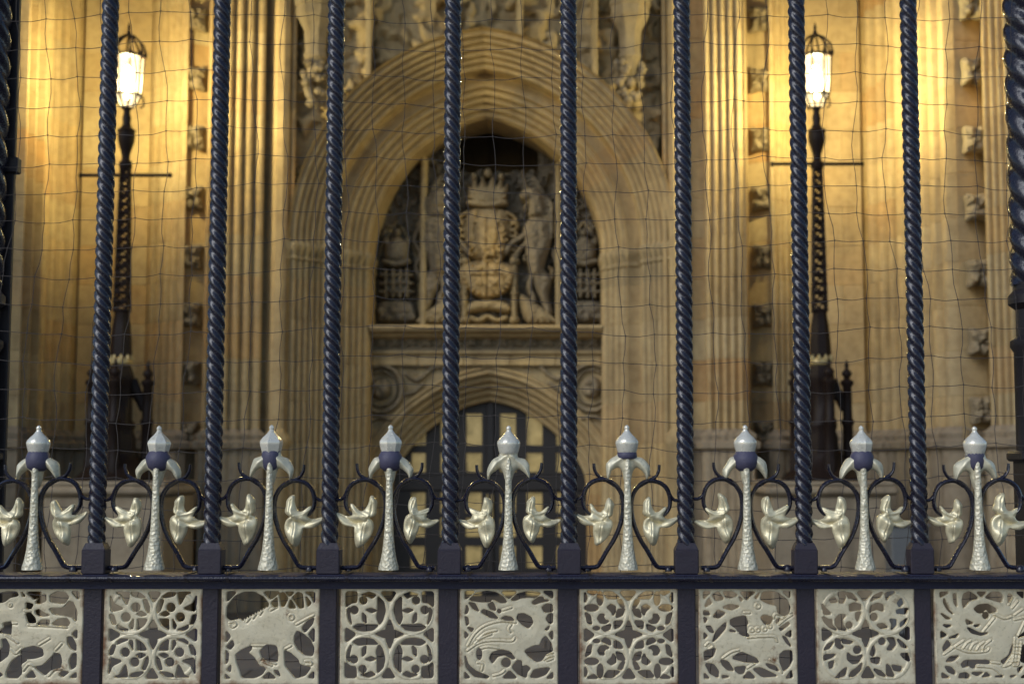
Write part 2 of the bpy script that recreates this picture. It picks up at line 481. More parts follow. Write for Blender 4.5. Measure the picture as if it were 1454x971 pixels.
def course_mesh(name, P, h, base=0.0, ch=.007, ends=False):
    """one stone: the plan line carried up h, with a fine sunk joint at bed and head (and at the ends)"""
    P = offset_line(P, base) if base else P
    if ends:
        (ax, ay), (bx, by) = P[0], P[-1]; l = math.hypot(bx - ax, by - ay); tx, ty = (bx - ax) / l, (by - ay) / l
        P = [(ax, ay + ch), (ax + tx * ch, ay + ty * ch)] + P[1:-1] + [(bx - tx * ch, by - ty * ch), (bx, by + ch)]
    I = [(x, y + ch) for x, y in P]
    rows = [(0, I), (ch, P), (h - ch, P), (h, I)]
    vs = [(x, y, z) for z, R in rows for x, y in R]; n = len(P)
    flip = P[-1][0] < P[0][0]
    fs = []
    for r in range(3):
        for k in range(n - 1):
            q = (r * n + k, r * n + k + 1, (r + 1) * n + k + 1, (r + 1) * n + k)
            fs.append(q[::-1] if flip else q)
    return mesh(name, vs, fs, True, 30)
CH, NC = .45, 17
for side in (1, -1):
    for kind, P in plan(side):
        if kind == 'nook':
            (ax, ay), (bx, by) = P[0], P[-1]
            for par, cuts in ((0, (0, .42, 1)), (1, (0, .68, 1))):
                for c0, c1 in zip(cuts[:-1], cuts[1:]):
                    Q = [(ax + (bx - ax) * c0, ay + (by - ay) * c0), (ax + (bx - ax) * c1, ay + (by - ay) * c1)]
                    me = course_mesh('stone', Q, CH, 0, .007, True); me.materials.append(M['stone'])
                    for c in range(4, NC):
                        if c % 2 == par: wobj('stone', me, None, (0, 0, c * CH))
            Q = course_mesh('stone', P, CH, .06, .007, True); Q.materials.append(M['grey_stone'])
            for c in range(4): wobj('plinth_stone', Q, None, (0, 0, c * CH))
        else:
            me = course_mesh('stone', P, CH); me.materials.append(M['stone'])
            mb = course_mesh('plinth_stone', P, CH, .06); mb.materials.append(M['grey_stone'])
            for c in range(NC): wobj('stone' if c >= 4 else 'plinth_stone', me if c >= 4 else mb, None, (0, 0, c * CH))
# moulded base that caps the plinth, and the plain wall high above
for side in (1, -1):
    P = [p for k, S in plan(side) for p in S]
    P = [p for i, p in enumerate(P) if i == 0 or math.hypot(p[0] - P[i - 1][0], p[1] - P[i - 1][1]) > 1e-4]
    rows = []
    for z, d in ((1.72, .06), (1.74, .12), (1.80, .13), (1.83, .07), (1.88, .085), (1.92, .03), (1.95, .0)): rows.append((z, offset_line(P, d)))
    n = len(P); vs = [(x, y, z) for z, R in rows for x, y in R]; fs = []
    for r in range(len(rows) - 1):
        for k in range(n - 1):
            q = (r * n + k, r * n + k + 1, (r + 1) * n + k + 1, (r + 1) * n + k); fs.append(q if side > 0 else q[::-1])
    wobj('base_moulding', mesh('base_moulding', vs, fs, True, 30), M['grey_stone'])
    up = MB(); vs = [(x, y, z) for z in (NC * CH, 11.0) for x, y in P]; fs = []
    for k in range(n - 1):
        q = (k, k + 1, n + k + 1, n + k); fs.append(q if side > 0 else q[::-1])
    wobj('upper_wall', mesh('upper_wall', vs, fs, True, 30), M['stone'])

VOIDX0, VOIDX1 = XU(620, 17.6), XU(770, 17.6)
# ---------------- the great arch: mouldings swept up the jambs and over the head
ACX = XU(689, 16.2)
A0, AC, ZSP = 1.35, .28, 4.0
def path_normals(P):
    out = []
    for i in range(len(P)):
        def nrm(a, b):
            dx, dz = b[0] - a[0], b[1] - a[1]; l = math.hypot(dx, dz); return (-dz / l, dx / l)
        n1 = nrm(P[i - 1], P[i]) if i > 0 else None
        n2 = nrm(P[i], P[i + 1]) if i < len(P) - 1 else None
        if n1 is None: n1 = n2
        if n2 is None: n2 = n1
        bx, bz = n1[0] + n2[0], n1[1] + n2[1]; l = math.hypot(bx, bz); bx /= l; bz /= l
        c = bx * n1[0] + bz * n1[1]
        out.append((bx / c, bz / c))
    return out
def prof_line(spec):
    out = [spec[0][:2]]
    for (w, y, b) in spec[1:]:
        if b == 0: out.append((w, y))
        else: out += arc_pts(out[-1], (w, y), b, 4)
    return out
def wrolls(w0, y0, w1, y1, n, b=.022, g=-.035, fr=.66):
    out = []
    for i in range(n):
        for f, bb in (((i + fr) / n, b), ((i + 1) / n, g)): out.append((w0 + (w1 - w0) * f, y0 + (y1 - y0) * f, bb))
    return out
APROF = prof_line([(0, 17.15, 0), (0, 16.42, 0), (.02, 16.40, 0)] + wrolls(.02, 16.40, .27, 16.06, 4, .026, -.045) + [(.275, 16.02, 0), (.42, 15.92, -.13), (.425, 15.84, 0)] + wrolls(.43, 15.84, .76, 15.42, 6, .024, -.045) + [(.77, 15.38, 0), (.80, 15.55, 0)])
def sweep(path, prof, cx, i0, i1, nrm, fx=1, inset=.0):
    vs, fs = [], []; n = len(prof)
    for i in range(i0, i1 + 1):
        (x, z), (nx_, nz_) = path[i], nrm[i]
        for (w, y) in prof:
            yy = y + (inset if i in (i0, i1) else 0)
            vs.append((cx + fx * (x + nx_ * w), yy, z + nz_ * w))
    for i in range(i1 - i0):
        for k in range(n - 1):
            q = (i * n + k, i * n + k + 1, (i + 1) * n + k + 1, (i + 1) * n + k)
            fs.append(q[::-1] if fx > 0 else q)
    return vs, fs
NV, SUBV = 9, 5
R0 = A0 + AC
tmax = math.acos(AC / R0)
apath = []
for k in range(NV * SUBV + 1):
    t = tmax * k / (NV * SUBV)
    apath.append((AC - R0 * math.cos(t), ZSP + R0 * math.sin(t)))
full = apath + [(-x, z) for x, z in apath[-2::-1]]
an = path_normals(full)
for fx in (1, -1):
    for k in range(NV):
        vs, fs = sweep(full, APROF, ACX, k * SUBV, (k + 1) * SUBV, an, fx)
        me = mesh('voussoir', vs, fs, True, 32)
        wobj('voussoir', me, M['stone'])
    # jamb: plan line is the profile itself
    J = [(ACX + fx * (-A0 - w), y) for w, y in APROF]
    me = course_mesh('jamb_stone', J, CH); me.materials.append(M['stone'])
    zc = 0
    for c in range(8): wobj('jamb_stone', me, None, (0, 0, c * CH))
    # capital band between the last course (z 3.6) and the springing
    rows = [(3.60, 0), (3.70, 0), (3.715, .018), (3.735, .018), (3.75, .003), (3.80, .010), (3.835, .028), (3.865, .032), (3.885, .03), (3.915, .010), (3.93, -.05)]
    vs, n = [], len(J)
    for z, d in rows: vs += [(x, y, z + (.1 if z > 3.6 else 0)) for x, y in offset_line(J, d)]
    fs = []
    for r in range(len(rows) - 1):
        for k in range(n - 1):
            q = (r * n + k, r * n + k + 1, (r + 1) * n + k + 1, (r + 1) * n + k); fs.append(q if fx < 0 else q[::-1])
    wobj('capital', mesh('capital', vs, fs, True, 32), M['carved'])
# tall shafts beside the arch and slim ribs over it
def outer_z(x):
    dx = abs(x - ACX); R = R0 + .80
    v = R * R - (dx + AC) ** 2
    return ZSP + math.sqrt(v) if v > 0 else ZSP
for u in (397, 961):
    x = XU(u, 15.4, 300)
    s = MB(); s.lathe([(.092, 0), (.092, 9.0)], 8, (x, 15.44, 0), math.pi / 8, 1, .9); s.lathe([(.03, 0), (.03, 9.0)], 8, (x - .115, 15.5, 0)); s.lathe([(.03, 0), (.03, 9.0)], 8, (x + .115, 15.5, 0))
    s.lathe([(.13, 0), (.13, 1.75), (.15, 1.78), (.15, 1.84), (.09, 1.95)], 12, (x, 15.44, 0))
    me = mesh('shaft', s.v, s.f); wobj('shaft', me, M['stone'])
for u in (524, 640, 738, 844):
    x = XU(u, 15.5, 30); z0 = outer_z(x) - .05
    s = MB(); s.box(x - .035, x + .035, 15.44, 15.7, z0, 9.0, .012); wobj('rib', mesh('rib', s.v, s.f), M['carved'])
# spandrel: carved foliage in relief above the arch
xl, xr = XU(412, 15.6, 100), XU(940, 15.6, 100)
res = .028
xs = np.arange(xl, xr, res); zs = np.arange(ZSP, 8.0, res)
X, Z = np.meshgrid(xs, zs)
Rr = R0 + .76
F = np.sqrt((np.abs(X - ACX) + AC) ** 2 + (Z - ZSP) ** 2) - Rr
H = np.zeros(X.shape)
lr = random.Random(3)
for _ in range(520):
    cx, cz = lr.uniform(xl, xr), lr.uniform(ZSP, 8.0)
    a = lr.uniform(0, 6.28); L_, W_ = lr.uniform(.10, .2), lr.uniform(.045, .09)
    dx, dz = X - cx, Z - cz
    p, q = dx * math.cos(a) + dz * math.sin(a), -dx * math.sin(a) + dz * math.cos(a)
    q = q - .9 * p * p / L_ * lr.choice((-1, 1))
    e = 1 - (p / L_) ** 2 - (q / W_) ** 2
    H = np.maximum(H, np.where(e > 0, lr.uniform(.05, .15) * np.sqrt(np.clip(e, 0, 1)) - .02 * np.exp(-(q / .012) ** 2), 0))
me = field_mesh('carved_foliage', xs, zs, F, H - 15.72, 15.8)
fo = wobj('carved_foliage', me, M['carved'])

s = MB(); s.box(-14, VOIDX0, 17.6, 17.9, 0, 11); s.box(VOIDX1, 14, 17.6, 17.9, 0, 11); s.box(VOIDX0 + .001, VOIDX1 - .001, 18.6, 18.9, 0, 11)  # cavity added behind the tympanum head so it falls dark
for x_ in (VOIDX0 - .1, VOIDX1): s.box(x_, x_ + .1, 17.901, 18.599, 0, 11)
s.box(VOIDX0 + .001, VOIDX1 - .001, 17.6, 18.599, 6.0, 6.2)
wobj('wall_core', mesh('wall_core', s.v, s.f, False), M['carved'])
# ---------------- hollows filled with carved square bosses
def boss_mesh(k):
    rr = random.Random(20 + k)
    L = [('s', [(-.10, -.13), (0, -.12), (.10, -.135), (.092, 0), (.105, .13), (0, .12), (-.10, .135), (-.09, 0)], .0, .07, .06)]
    for j in range(4):
        a = math.pi / 4 + j * math.pi / 2 + rr.uniform(-.15, .15); cx, cz = .058 * math.cos(a), .08 * math.sin(a)
        t = rr.uniform(.8, 1.15)
        L.append(('e', (cx, cz, .05 * t, .062 * t), .06, .065, .05))
        L.append(('e', (cx * 1.25 + rr.uniform(-.02, .02), cz * 1.2, .022, .03), .10, .05, .02))
    L.append(('e', (rr.uniform(-.015, .015), rr.uniform(-.02, .02), .035, .04), .09, .07, .035))
    for j in range(5):
        a = rr.uniform(0, 6.28); L.append(('c', [(0, 0), (.06 * math.cos(a), .08 * math.sin(a)), (.1 * math.cos(a + .4), .13 * math.sin(a + .4))], 0, .045, .012))
    return L
boss_me = []
for k in range(4):
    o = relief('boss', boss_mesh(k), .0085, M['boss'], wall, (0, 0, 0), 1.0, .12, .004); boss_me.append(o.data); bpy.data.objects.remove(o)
def bosses(us, vs_, Y, sc):
    for i, v in enumerate(vs_):
        u = us[0] + (us[1] - us[0]) * i / (len(vs_) - 1)
        p = pt(u, v, Y)
        o = wobj('boss', boss_me[(i * 3 + int(us[0])) % 4], None, p)
        o.scale = (sc * (1 if i % 2 else -1), sc * .72, sc); o.rotation_euler = (0, math.radians((i * 37 % 11) - 5) * .5, 0)
bosses((282, 265), [-54, 28, 112, 196, 281, 364, 447, 530, 616, 700], 15.72, 1.0)
bosses((1076, 1087), [-54, 28, 114, 198, 282, 365, 447, 530, 615, 700], 15.72, 1.0)
bosses((1379, 1397), [8, 101, 198, 294, 388, 485, 582, 680], 14.0, .98)

# ---------------- screen wall inside the arch: door arch, band, string course
DY = 16.75
DCX = XU(695, 17, 600)
dcore = [(-1.17, 0.0), (-1.17, 1.2), (-1.14, 1.45), (-1.0, 1.70), (-.746, 1.975), (-.35, 2.235), (0, 2.335)]
dp = [dcore[0]] + catmull(dcore[1:], 5)
dfull = dp + [(-x, z) for x, z in dp[-2::-1]]
dn = path_normals(dfull)
DPROF = prof_line([(0, 17.3, 0), (0, 17.16, 0)] + wrolls(0, 17.16, .36, 16.70, 5, .03, -.05) + [(.38, 16.70, 0), (.40, 16.78, 0)])
nd = len(dp) - 1
cuts = [0, 1, 6, 11, 16, 21, nd]
for fx in (1, -1):
    for a, b in zip(cuts[:-1], cuts[1:]):
        if b > a:
            vs, fs = sweep(dfull, DPROF, DCX, a, b, dn, fx)
            wobj('voussoir', mesh('voussoir', vs, fs, True, 32), M['stone'])
# plate around the door arch (columns of quads from the extrados up to the band)
ZLEDGE = ZV(463, 16.5)
ext = [(x + nx_ * .385, z + nz_ * .385) for (x, z), (nx_, nz_) in zip(dfull, dn)]
vs = [(DCX + x, DY, z) for x, z in ext] + [(DCX + x, DY, ZLEDGE) for x, z in ext]
n = len(ext); fs = [(k, k + 1, n + k + 1, n + k) for k in range(n - 1)]
wobj('door_spandrel', mesh('door_spandrel', vs, fs, False), M['carved'])
XL_, XR_ = ACX - A0 + .001, ACX + A0 - .001
s = MB(); z1, z2 = ZV(519, 16.7), ZV(500, 16.7)
nb = 5
for k in range(nb):
    a, b = XL_ + (XR_ - XL_) * k / nb, XL_ + (XR_ - XL_) * (k + 1) / nb
    s = MB(); s.box(a + .003, b - .003, 16.66, 16.76, z1, z2, .008); wobj('band_stone', mesh('band_stone', s.v, s.f, False), M['stone'])
# frieze and ledge
s = MB(); zf0, zf1 = z2, ZV(474, 16.6)
s.box(XL_, XR_, 16.69, 16.8, zf0 - .02, zf1 + .01); wobj('frieze', mesh('frieze', s.v, s.f, False), M['boss'])
prof = [(16.80, ZLEDGE - .005), (16.36, ZLEDGE), (16.34, ZLEDGE - .03), (16.38, ZLEDGE - .07), (16.50, ZLEDGE - .09), (16.52, ZLEDGE - .12), (16.72, ZLEDGE - .15)]
vs = [(x, y, z) for x in (XL_, XR_) for y, z in prof]; n = len(prof)
wobj('ledge', mesh('ledge', vs, [(k, n + k, n + k + 1, k + 1)[::-1] for k in range(n - 1)], False), M['stone'])
vs = [(x, y, z) for x in (XL_, XR_) for y, z in ((16.72, zf0 + .02), (16.62, zf0 + .015), (16.60, zf0 - .02), (16.72, zf0 - .04))]
wobj('string_course', mesh('string_course', vs, [(k, k + 1, 5 + k, 4 + k) for k in range(3)], False), M['stone'])
fl = [('e', (0, 0, .055, .055), .0, .05, .05), ('e', (.045, .03, .03, .03), .0, .045, .03), ('e', (-.045, .03, .03, .03), 0, .045, .03), ('e', (.04, -.035, .03, .03), 0, .045, .03), ('e', (-.04, -.035, .03, .03), 0, .045, .03)]
fo = relief('frieze_flower', fl, .0085, M['boss'], wall, (0, 0, 0), 1, .02); fme = fo.data; bpy.data.objects.remove(fo)
zf = (zf0 + zf1) / 2 + .02
for k in range(15): wobj('frieze_flower', fme, None, (XL_ + .1 + k * (XR_ - XL_ - .2) / 14, 16.685, zf))
# back of the tympanum
zh = ZV(246, 17.1); xa, xb_ = XU(632, 17.1, 240), XU(764, 17.1, 240)
s = MB(); s.box(XL_ - .2, XR_ + .2, 17.1, 17.3, ZLEDGE - .2, zh); s.box(XL_ - .2, xa, 17.1, 17.3, zh + .0005, 5.9); s.box(xb_, XR_ + .2, 17.1, 17.3, zh + .0005, 5.9)
wobj('tympanum', mesh('tympanum', s.v, s.f, False), M['carved'])
s = MB(); s.add([(XL_ - .2, DY - .0, ZLEDGE - .006), (XR_ + .2, DY, ZLEDGE - .006), (XR_ + .2, 17.15, ZLEDGE - .006), (XL_ - .2, 17.15, ZLEDGE - .006)], [(0, 1, 2, 3)])
wobj('ledge_top', mesh('ledge_top', s.v, s.f, False), M['carved'])
res = .022; xs = np.arange(XL_ - .02, XR_ + .02, res); zs = np.arange(ZLEDGE, 5.75, res); X, Z = np.meshgrid(xs, zs)
Fm = R0 - .01 - np.sqrt((np.abs(X - ACX) + AC) ** 2 + np.maximum(Z - ZSP, 0) ** 2)
Fm = np.minimum(Fm, np.maximum(zh + .03 * np.sin(X * 30) - Z, np.maximum(xa - X, X - xb_)))
H = np.zeros(X.shape); lr = random.Random(5)
for _ in range(620):
    cx, cz = lr.uniform(XL_, XR_), lr.uniform(ZLEDGE, 5.7); a = lr.uniform(0, 6.28); L_, W_ = lr.uniform(.05, .13), lr.uniform(.02, .045)
    dx, dz = X - cx, Z - cz; p, q = dx * math.cos(a) + dz * math.sin(a), -dx * math.sin(a) + dz * math.cos(a); q = q - 1.1 * p * p / L_ * lr.choice((-1, 1))
    e = 1 - (p / L_) ** 2 - (q / W_) ** 2
    H = np.maximum(H, np.where(e > 0, lr.uniform(.04, .11) * np.sqrt(np.clip(e, 0, 1)), 0))
wobj('carved_ground', field_mesh('carved_ground', xs, zs, Fm, H - 17.085, 17.15), M['shade_soot'])
# upright ribs that divide the tympanum in three, with small pointed heads
for u in (600, 793):
    x = XU(u, 16.75, 380); s = MB(); zt = ZSP + math.sqrt(max(.1, R0 ** 2 - (abs(x - ACX) + AC) ** 2))
    s.box(x - .036, x + .036, 16.80, 17.09, ZLEDGE, zt, .02); wobj('mullion', mesh('mullion', s.v, s.f), M['carved'])
for u0 in (564, 829):
    sx = MPX(380, 16.8)
    L = [('l', [(-33, -75), (-31, 0), (-20, 40), (0, 72)], 0, 6, 3.0), ('l', [(33, -75), (31, 0), (20, 40), (0, 72)], 0, 6, 3.0)]
    p = pt(u0, 385, 17.08); relief('niche_arch', L, 1.2, M['carved'], wall, Vector(p) - WALL_OFF, sx, .02)

# ================================================================== carved things on the wall
YR = 17.06
def carve(name, label, cat, layers, u0, v0, parent=None, mat='carved', Y=YR, rough=.25, res=1.1, group=None):
    sx = MPX(v0, Y - .15)
    L2 = []
    for L in layers:
        k, P = L[0], L[1]
        if k == 'e': P = (P[0] - u0, v0 - P[1], P[2], P[3])
        else: P = [(a - u0, v0 - b) for a, b in P]
        L2.append((k, P) + tuple(L[2:]))
    o = relief(name, L2, res, M[mat], parent, None, sx, .03, rough)
    o.location = Vector(pt(u0, v0, Y)) - (parent.location if parent else Vector((0, 0, 0)))
    if label: tag(o, label, cat, group)
    return o
arms = thing('royal_arms', 'carved stone royal arms with crown, shield and supporters under the great arch', 'relief', pt(692, 462, 16.9))  # lit centre and dim flanks painted in by lighter and darker stone
cr = [('p', [(668, 296), (666, 283), (664, 262), (670, 270), (674, 252), (680, 268), (686, 250), (693, 268), (700, 250), (706, 268), (712, 252), (716, 270), (722, 262), (720, 283), (717, 296)], 14, 14, 12),
      ('l', [(667, 292), (692, 296), (718, 292)], 22, 8, 4), ('l', [(667, 284), (692, 288), (718, 284)], 22, 6, 2.5), ('e', (693, 249, 6, 7), 16, 9, 6), ('e', (674, 254, 4, 5), 16, 8, 4), ('e', (712, 254, 4, 5), 16, 8, 4)]
carve('crown', None, None, cr, 692, 275, arms, 'stone')
helm = [('s', [(668, 300), (717, 300), (724, 330), (720, 355), (712, 372), (673, 372), (664, 355), (660, 330)], 10, 26, 30), ('c', [(680, 305), (676, 335), (684, 365)], 0, 5, 3), ('c', [(706, 305), (709, 335), (702, 365)], 0, 5, 3), ('e', (692, 338, 14, 22), 24, 14, 14), ('l', [(676, 318), (692, 326), (708, 318)], 26, 8, 4), ('c', [(692, 316), (692, 362)], 0, 4, 2)]
rl = random.Random(9)
for k in range(16):
    a = rl.uniform(0, 6.28); r1 = rl.uniform(.5, 1); u_, v_ = 692 + 30 * r1 * math.cos(a), 336 + 34 * r1 * math.sin(a); t_ = rl.choice((-1, 1))
    helm.append(('l', [(u_, v_), (u_ + 5 * t_, v_ + 5), (u_ + 3 * t_, v_ + 11), (u_ - 3 * t_, v_ + 9)], 20, rl.uniform(8, 16), 2.6))
for k in range(6):
    helm.append(('l', [(664 + k * 2, 304 + k * 10), (655 - k % 2 * 4, 310 + k * 10), (652, 318 + k * 9), (660, 322 + k * 9)], 8, 14, 3)); helm.append(('l', [(720 - k * 2, 304 + k * 10), (730 + k % 2 * 4, 310 + k * 10), (734, 318 + k * 9), (726, 322 + k * 9)], 8, 14, 3))
carve('mantling', None, None, helm, 692, 335, arms, 'stone')
sh = [('s', [(655, 378), (692, 370), (732, 378), (735, 398), (722, 415), (693, 428), (664, 415), (652, 398)], 8, 24, 22), ('e', (693, 395, 22, 24), 20, 12, 10), ('c', [(693, 372), (693, 420)], 0, 5, 2), ('c', [(671, 395), (715, 395)], 0, 5, 2), ('e', (682, 385, 5, 4), 34, 5, 4), ('e', (704, 385, 4, 5), 34, 5, 4), ('e', (682, 405, 4, 5), 34, 5, 4), ('e', (704, 405, 5, 4), 34, 5, 4)]
for k in range(22):
    a = k * 2 * math.pi / 22; sh.append(('e', (693 + 33 * math.cos(a), 398 + 24 * math.sin(a), 3, 3), 22, 9, 3))
carve('shield', None, None, sh, 693, 400, arms, 'stone')
carve('motto_scroll', None, None, [('s', [(666, 432), (693, 427), (722, 432), (724, 446), (693, 442), (664, 446)], 12, 14, 7), ('l', [(668, 452), (680, 456), (693, 450), (706, 456), (720, 452)], 6, 10, 4)], 693, 442, arms)
for u in (661, 731):
    carve('baluster', None, None, [('p', [(u - 5, 372), (u + 5, 372), (u + 5, 462), (u - 5, 462)], 8, 16, 5), ('e', (u, 372, 8, 6), 14, 14, 6), ('e', (u, 456, 8, 6), 10, 14, 6), ('e', (u, 418, 7, 4), 10, 15, 5)], u, 418, arms)
def beast(fl, lion):
    def q(P): return [((u if not fl else 2 * 692 - u), v) for u, v in P]
    L = [('s', q([(742, 330), (752, 312), (766, 308), (780, 318), (784, 345), (776, 372), (770, 392), (756, 396), (748, 376), (744, 352)]), 12, 24, 16),       # chest and trunk
         ('s', q([(752, 385), (772, 384), (784, 402), (780, 424), (786, 448), (776, 452), (766, 428), (758, 410)]), 8, 20, 10),                               # hind leg
         ('l', q([(756, 396), (752, 412), (758, 428), (750, 440)]), 12, 14, 5),
         ('l', q([(750, 334), (738, 342), (726, 350), (718, 362)]), 16, 14, 5), ('l', q([(750, 348), (738, 358), (728, 376)]), 16, 12, 4.5),              # forelegs on the shield
         ('s', q([(752, 312), (748, 294), (738, 284), (742, 272), (756, 268), (770, 276), (776, 292), (774, 312)]), 14, 24, 12),                              # head
         ('e', (q([(746, 283)])[0][0], 283, 8, 6), 30, 12, 6),
         ('l', q([(782, 400), (792, 384), (786, 362), (794, 344), (788, 326)]), 6, 14, 4), ('e', (q([(787, 322)])[0][0], 322, 6, 8), 8, 12, 6)]
    for k in range(26):
        a = rl.uniform(0, 6.28); u_, v_ = rl.uniform(748, 784), rl.uniform(275, 392); t_ = rl.choice((-1, 1)); L.append(('l', q([(u_, v_), (u_ + 4 * t_, v_ + 4), (u_ + 2 * t_, v_ + 9)]), 18, rl.uniform(8, 15), 2.2))
    for k in range(9):
        a = k * .7; L.append(('l', q([(768 + 4 * math.cos(a), 284 + k * 5), (778 + 3 * math.sin(a), 287 + k * 5), (784, 294 + k * 5)]), 16, 14, 3.5))
    if not lion: L.append(('l', q([(748, 270), (744, 256), (742, 244)]), 12, 10, 2.5))
    return L
carve('lion', None, None, beast(True, True), 620, 360, arms, 'boss')
carve('unicorn', None, None, beast(False, False), 765, 360, arms, 'boss')
for f in (0, 1):
    def q(P): return [((u if not f else 2 * 692 - u), v) for u, v in P]
    L = [('s', q([(738, 420), (752, 424), (780, 446), (794, 460), (752, 461), (740, 445)]), 8, 22, 12)]
    for k in range(5): L.append(('l', q([(744 + k * 8, 430 + k * 4), (752 + k * 8, 440 + k * 4), (752 + k * 9, 458)]), 18, 10, 3.5))
    carve('foliage', None, None, L, 765 if not f else 619, 442, arms)
# wall pieces above the beasts
for f in (0, 1):
    def q(P): return [((u if not f else 2 * 692 - u), v) for u, v in P]
    L = []
    for k in range(7): L.append(('l', q([(738 + k * 3, 262 + k * 4), (752 + k * 4, 252 + k * 6), (766 + k * 3, 262 + k * 7)]), 4, 12, 4))
    carve('plume', None, None, L, 760 if not f else 624, 275, arms, 'shade_soot')
def badge(u0):
    L = [('p', [(-19, 392), (19, 392), (20, 424), (-20, 424)], 6, 14, 10),
         ('s', [(-14, 375), (-18, 352), (-10, 342), (0, 336), (10, 342), (18, 352), (14, 375)], 8, 22, 14), ('l', [(-17, 374), (0, 378), (17, 374)], 22, 10, 4), ('e', (0, 332, 5, 6), 14, 10, 5), ('e', (-15, 345, 5, 6), 12, 10, 5), ('e', (15, 345, 5, 6), 12, 10, 5),
         ('s', [(-24, 432), (-8, 428), (10, 428), (24, 432), (28, 448), (22, 460), (-22, 460), (-28, 448)], 6, 18, 10)]
    for k in range(4): L.append(('l', [(-15 + k * 10, 386), (-15 + k * 10, 424)], 14, 12, 3))
    for k in range(3): L.append(('l', [(-22, 393 + k * 12), (22, 393 + k * 12)], 14, 12, 3))
    for k in range(6): L.append(('e', (-22 + k * 9, 444 + (k % 2) * 9, 6, 6), 16, 12, 6))
    return [(l[0], ((u0 + l[1][0],) + tuple(l[1][1:])) if l[0] == 'e' else [(u0 + a, b) for a, b in l[1]]) + tuple(l[2:]) for l in L]
carve('crowned_portcullis', 'carved crowned portcullis badge in the niche on the lion side of the arms', 'carving', badge(565), 565, 400, None, 'shade_soot')
carve('crowned_portcullis', 'carved crowned portcullis badge in the niche on the unicorn side of the arms', 'carving', badge(829), 829, 400, None, 'shade_soot')
def roundel(u0, v0, fl):
    L = [('l', [(u0 + 31 * math.cos(t), v0 + 33 * math.sin(t)) for t in np.linspace(0, 2 * math.pi, 15)], 0, 10, 4), ('l', [(u0 + 23 * math.cos(t), v0 + 25 * math.sin(t)) for t in np.linspace(0, 2 * math.pi, 15)], 0, 6, 2),
         ('e', (u0, v0, 15, 16), 0, 14, 12), ('e', (u0 - 5, v0 - 6, 6, 6), 8, 10, 6), ('e', (u0 + 6, v0 + 2, 6, 6), 8, 10, 6), ('e', (u0 - 3, v0 + 8, 5, 5), 8, 9, 5)]
    s = -1 if fl else 1
    L += [('l', [(u0 + s * 35, v0 - 22), (u0 + s * 52, v0 - 12), (u0 + s * 74, v0 - 30)], 0, 7, 3), ('l', [(u0 + s * 35, v0 + 8), (u0 + s * 48, v0 + 4), (u0 + s * 60, v0 - 6)], 0, 7, 3),
          ('l', [(u0 + s * 32, v0 - 32), (u0 + s * 60, v0 - 32), (u0 + s * 95, v0 - 31)], 0, 7, 3), ('l', [(u0 - s * 20, v0 + 50), (u0 - s * 5, v0 + 42), (u0 + s * 14, v0 + 44)], 0, 7, 3)]
    return L
carve('roundel', 'carved stone roundel beside the door arch below the portcullis by the lion', 'carving', roundel(541, 552, False), 541, 552, None, 'boss', 16.745)
carve('roundel', 'carved stone roundel beside the door arch below the portcullis by the unicorn', 'carving', roundel(840, 550, True), 840, 550, None, 'boss', 16.745)
# statue brackets in the spandrels
def bracket(u0, label):
    p = pt(u0, 100, 15.72); k = MPX(60, 15.5)
    t = thing('statue_bracket', label, 'bracket', (p[0], 15.5, p[2]), 'statue brackets over the arch')
    s = MB(); n = 8
    s.lathe([(9 * k, -25 * k), (13 * k, -5 * k), (15 * k, 8 * k), (17 * k, 10 * k), (17 * k, 14 * k), (15 * k, 17 * k), (17 * k, 48 * k), (22 * k, 58 * k), (27 * k, 66 * k), (29 * k, 70 * k), (29 * k, 82 * k), (31 * k, 84 * k), (31 * k, 92 * k), (24 * k, 95 * k)], n, (0, .02, 0), math.pi / 8)
    s.build('corbel', M['boss'], t)
    s = MB()
    for j in range(30):
        a = random.uniform(-3.3, .2); r = random.uniform(10, 22) * k; z = random.uniform(-60, 2) * k
        c = (r * math.cos(a) * (1 + z), r * math.sin(a) * .8, z); q = random.uniform(4, 7.5) * k
        s.lathe([(q * .2, -q), (q * .8, -q * .5), (q, 0), (q * .7, q * .6), (q * .15, q)], 6, c, a)
    s.build('leaf_cluster', M['boss'], t)
    s = MB()
    s.lathe([(25 * k, 95 * k), (27 * k, 130 * k), (22 * k, 170 * k), (16 * k, 210 * k), (20 * k, 250 * k), (10 * k, 275 * k)], 12, (0, .06, 0), 0, 1, .7)
    s.build('statue_foot', M['boss'], t)
bracket(452, 'stone statue bracket with leaf carving at the lion-side shoulder of the arch')
bracket(893, 'stone statue bracket with leaf carving at the unicorn-side shoulder of the arch')

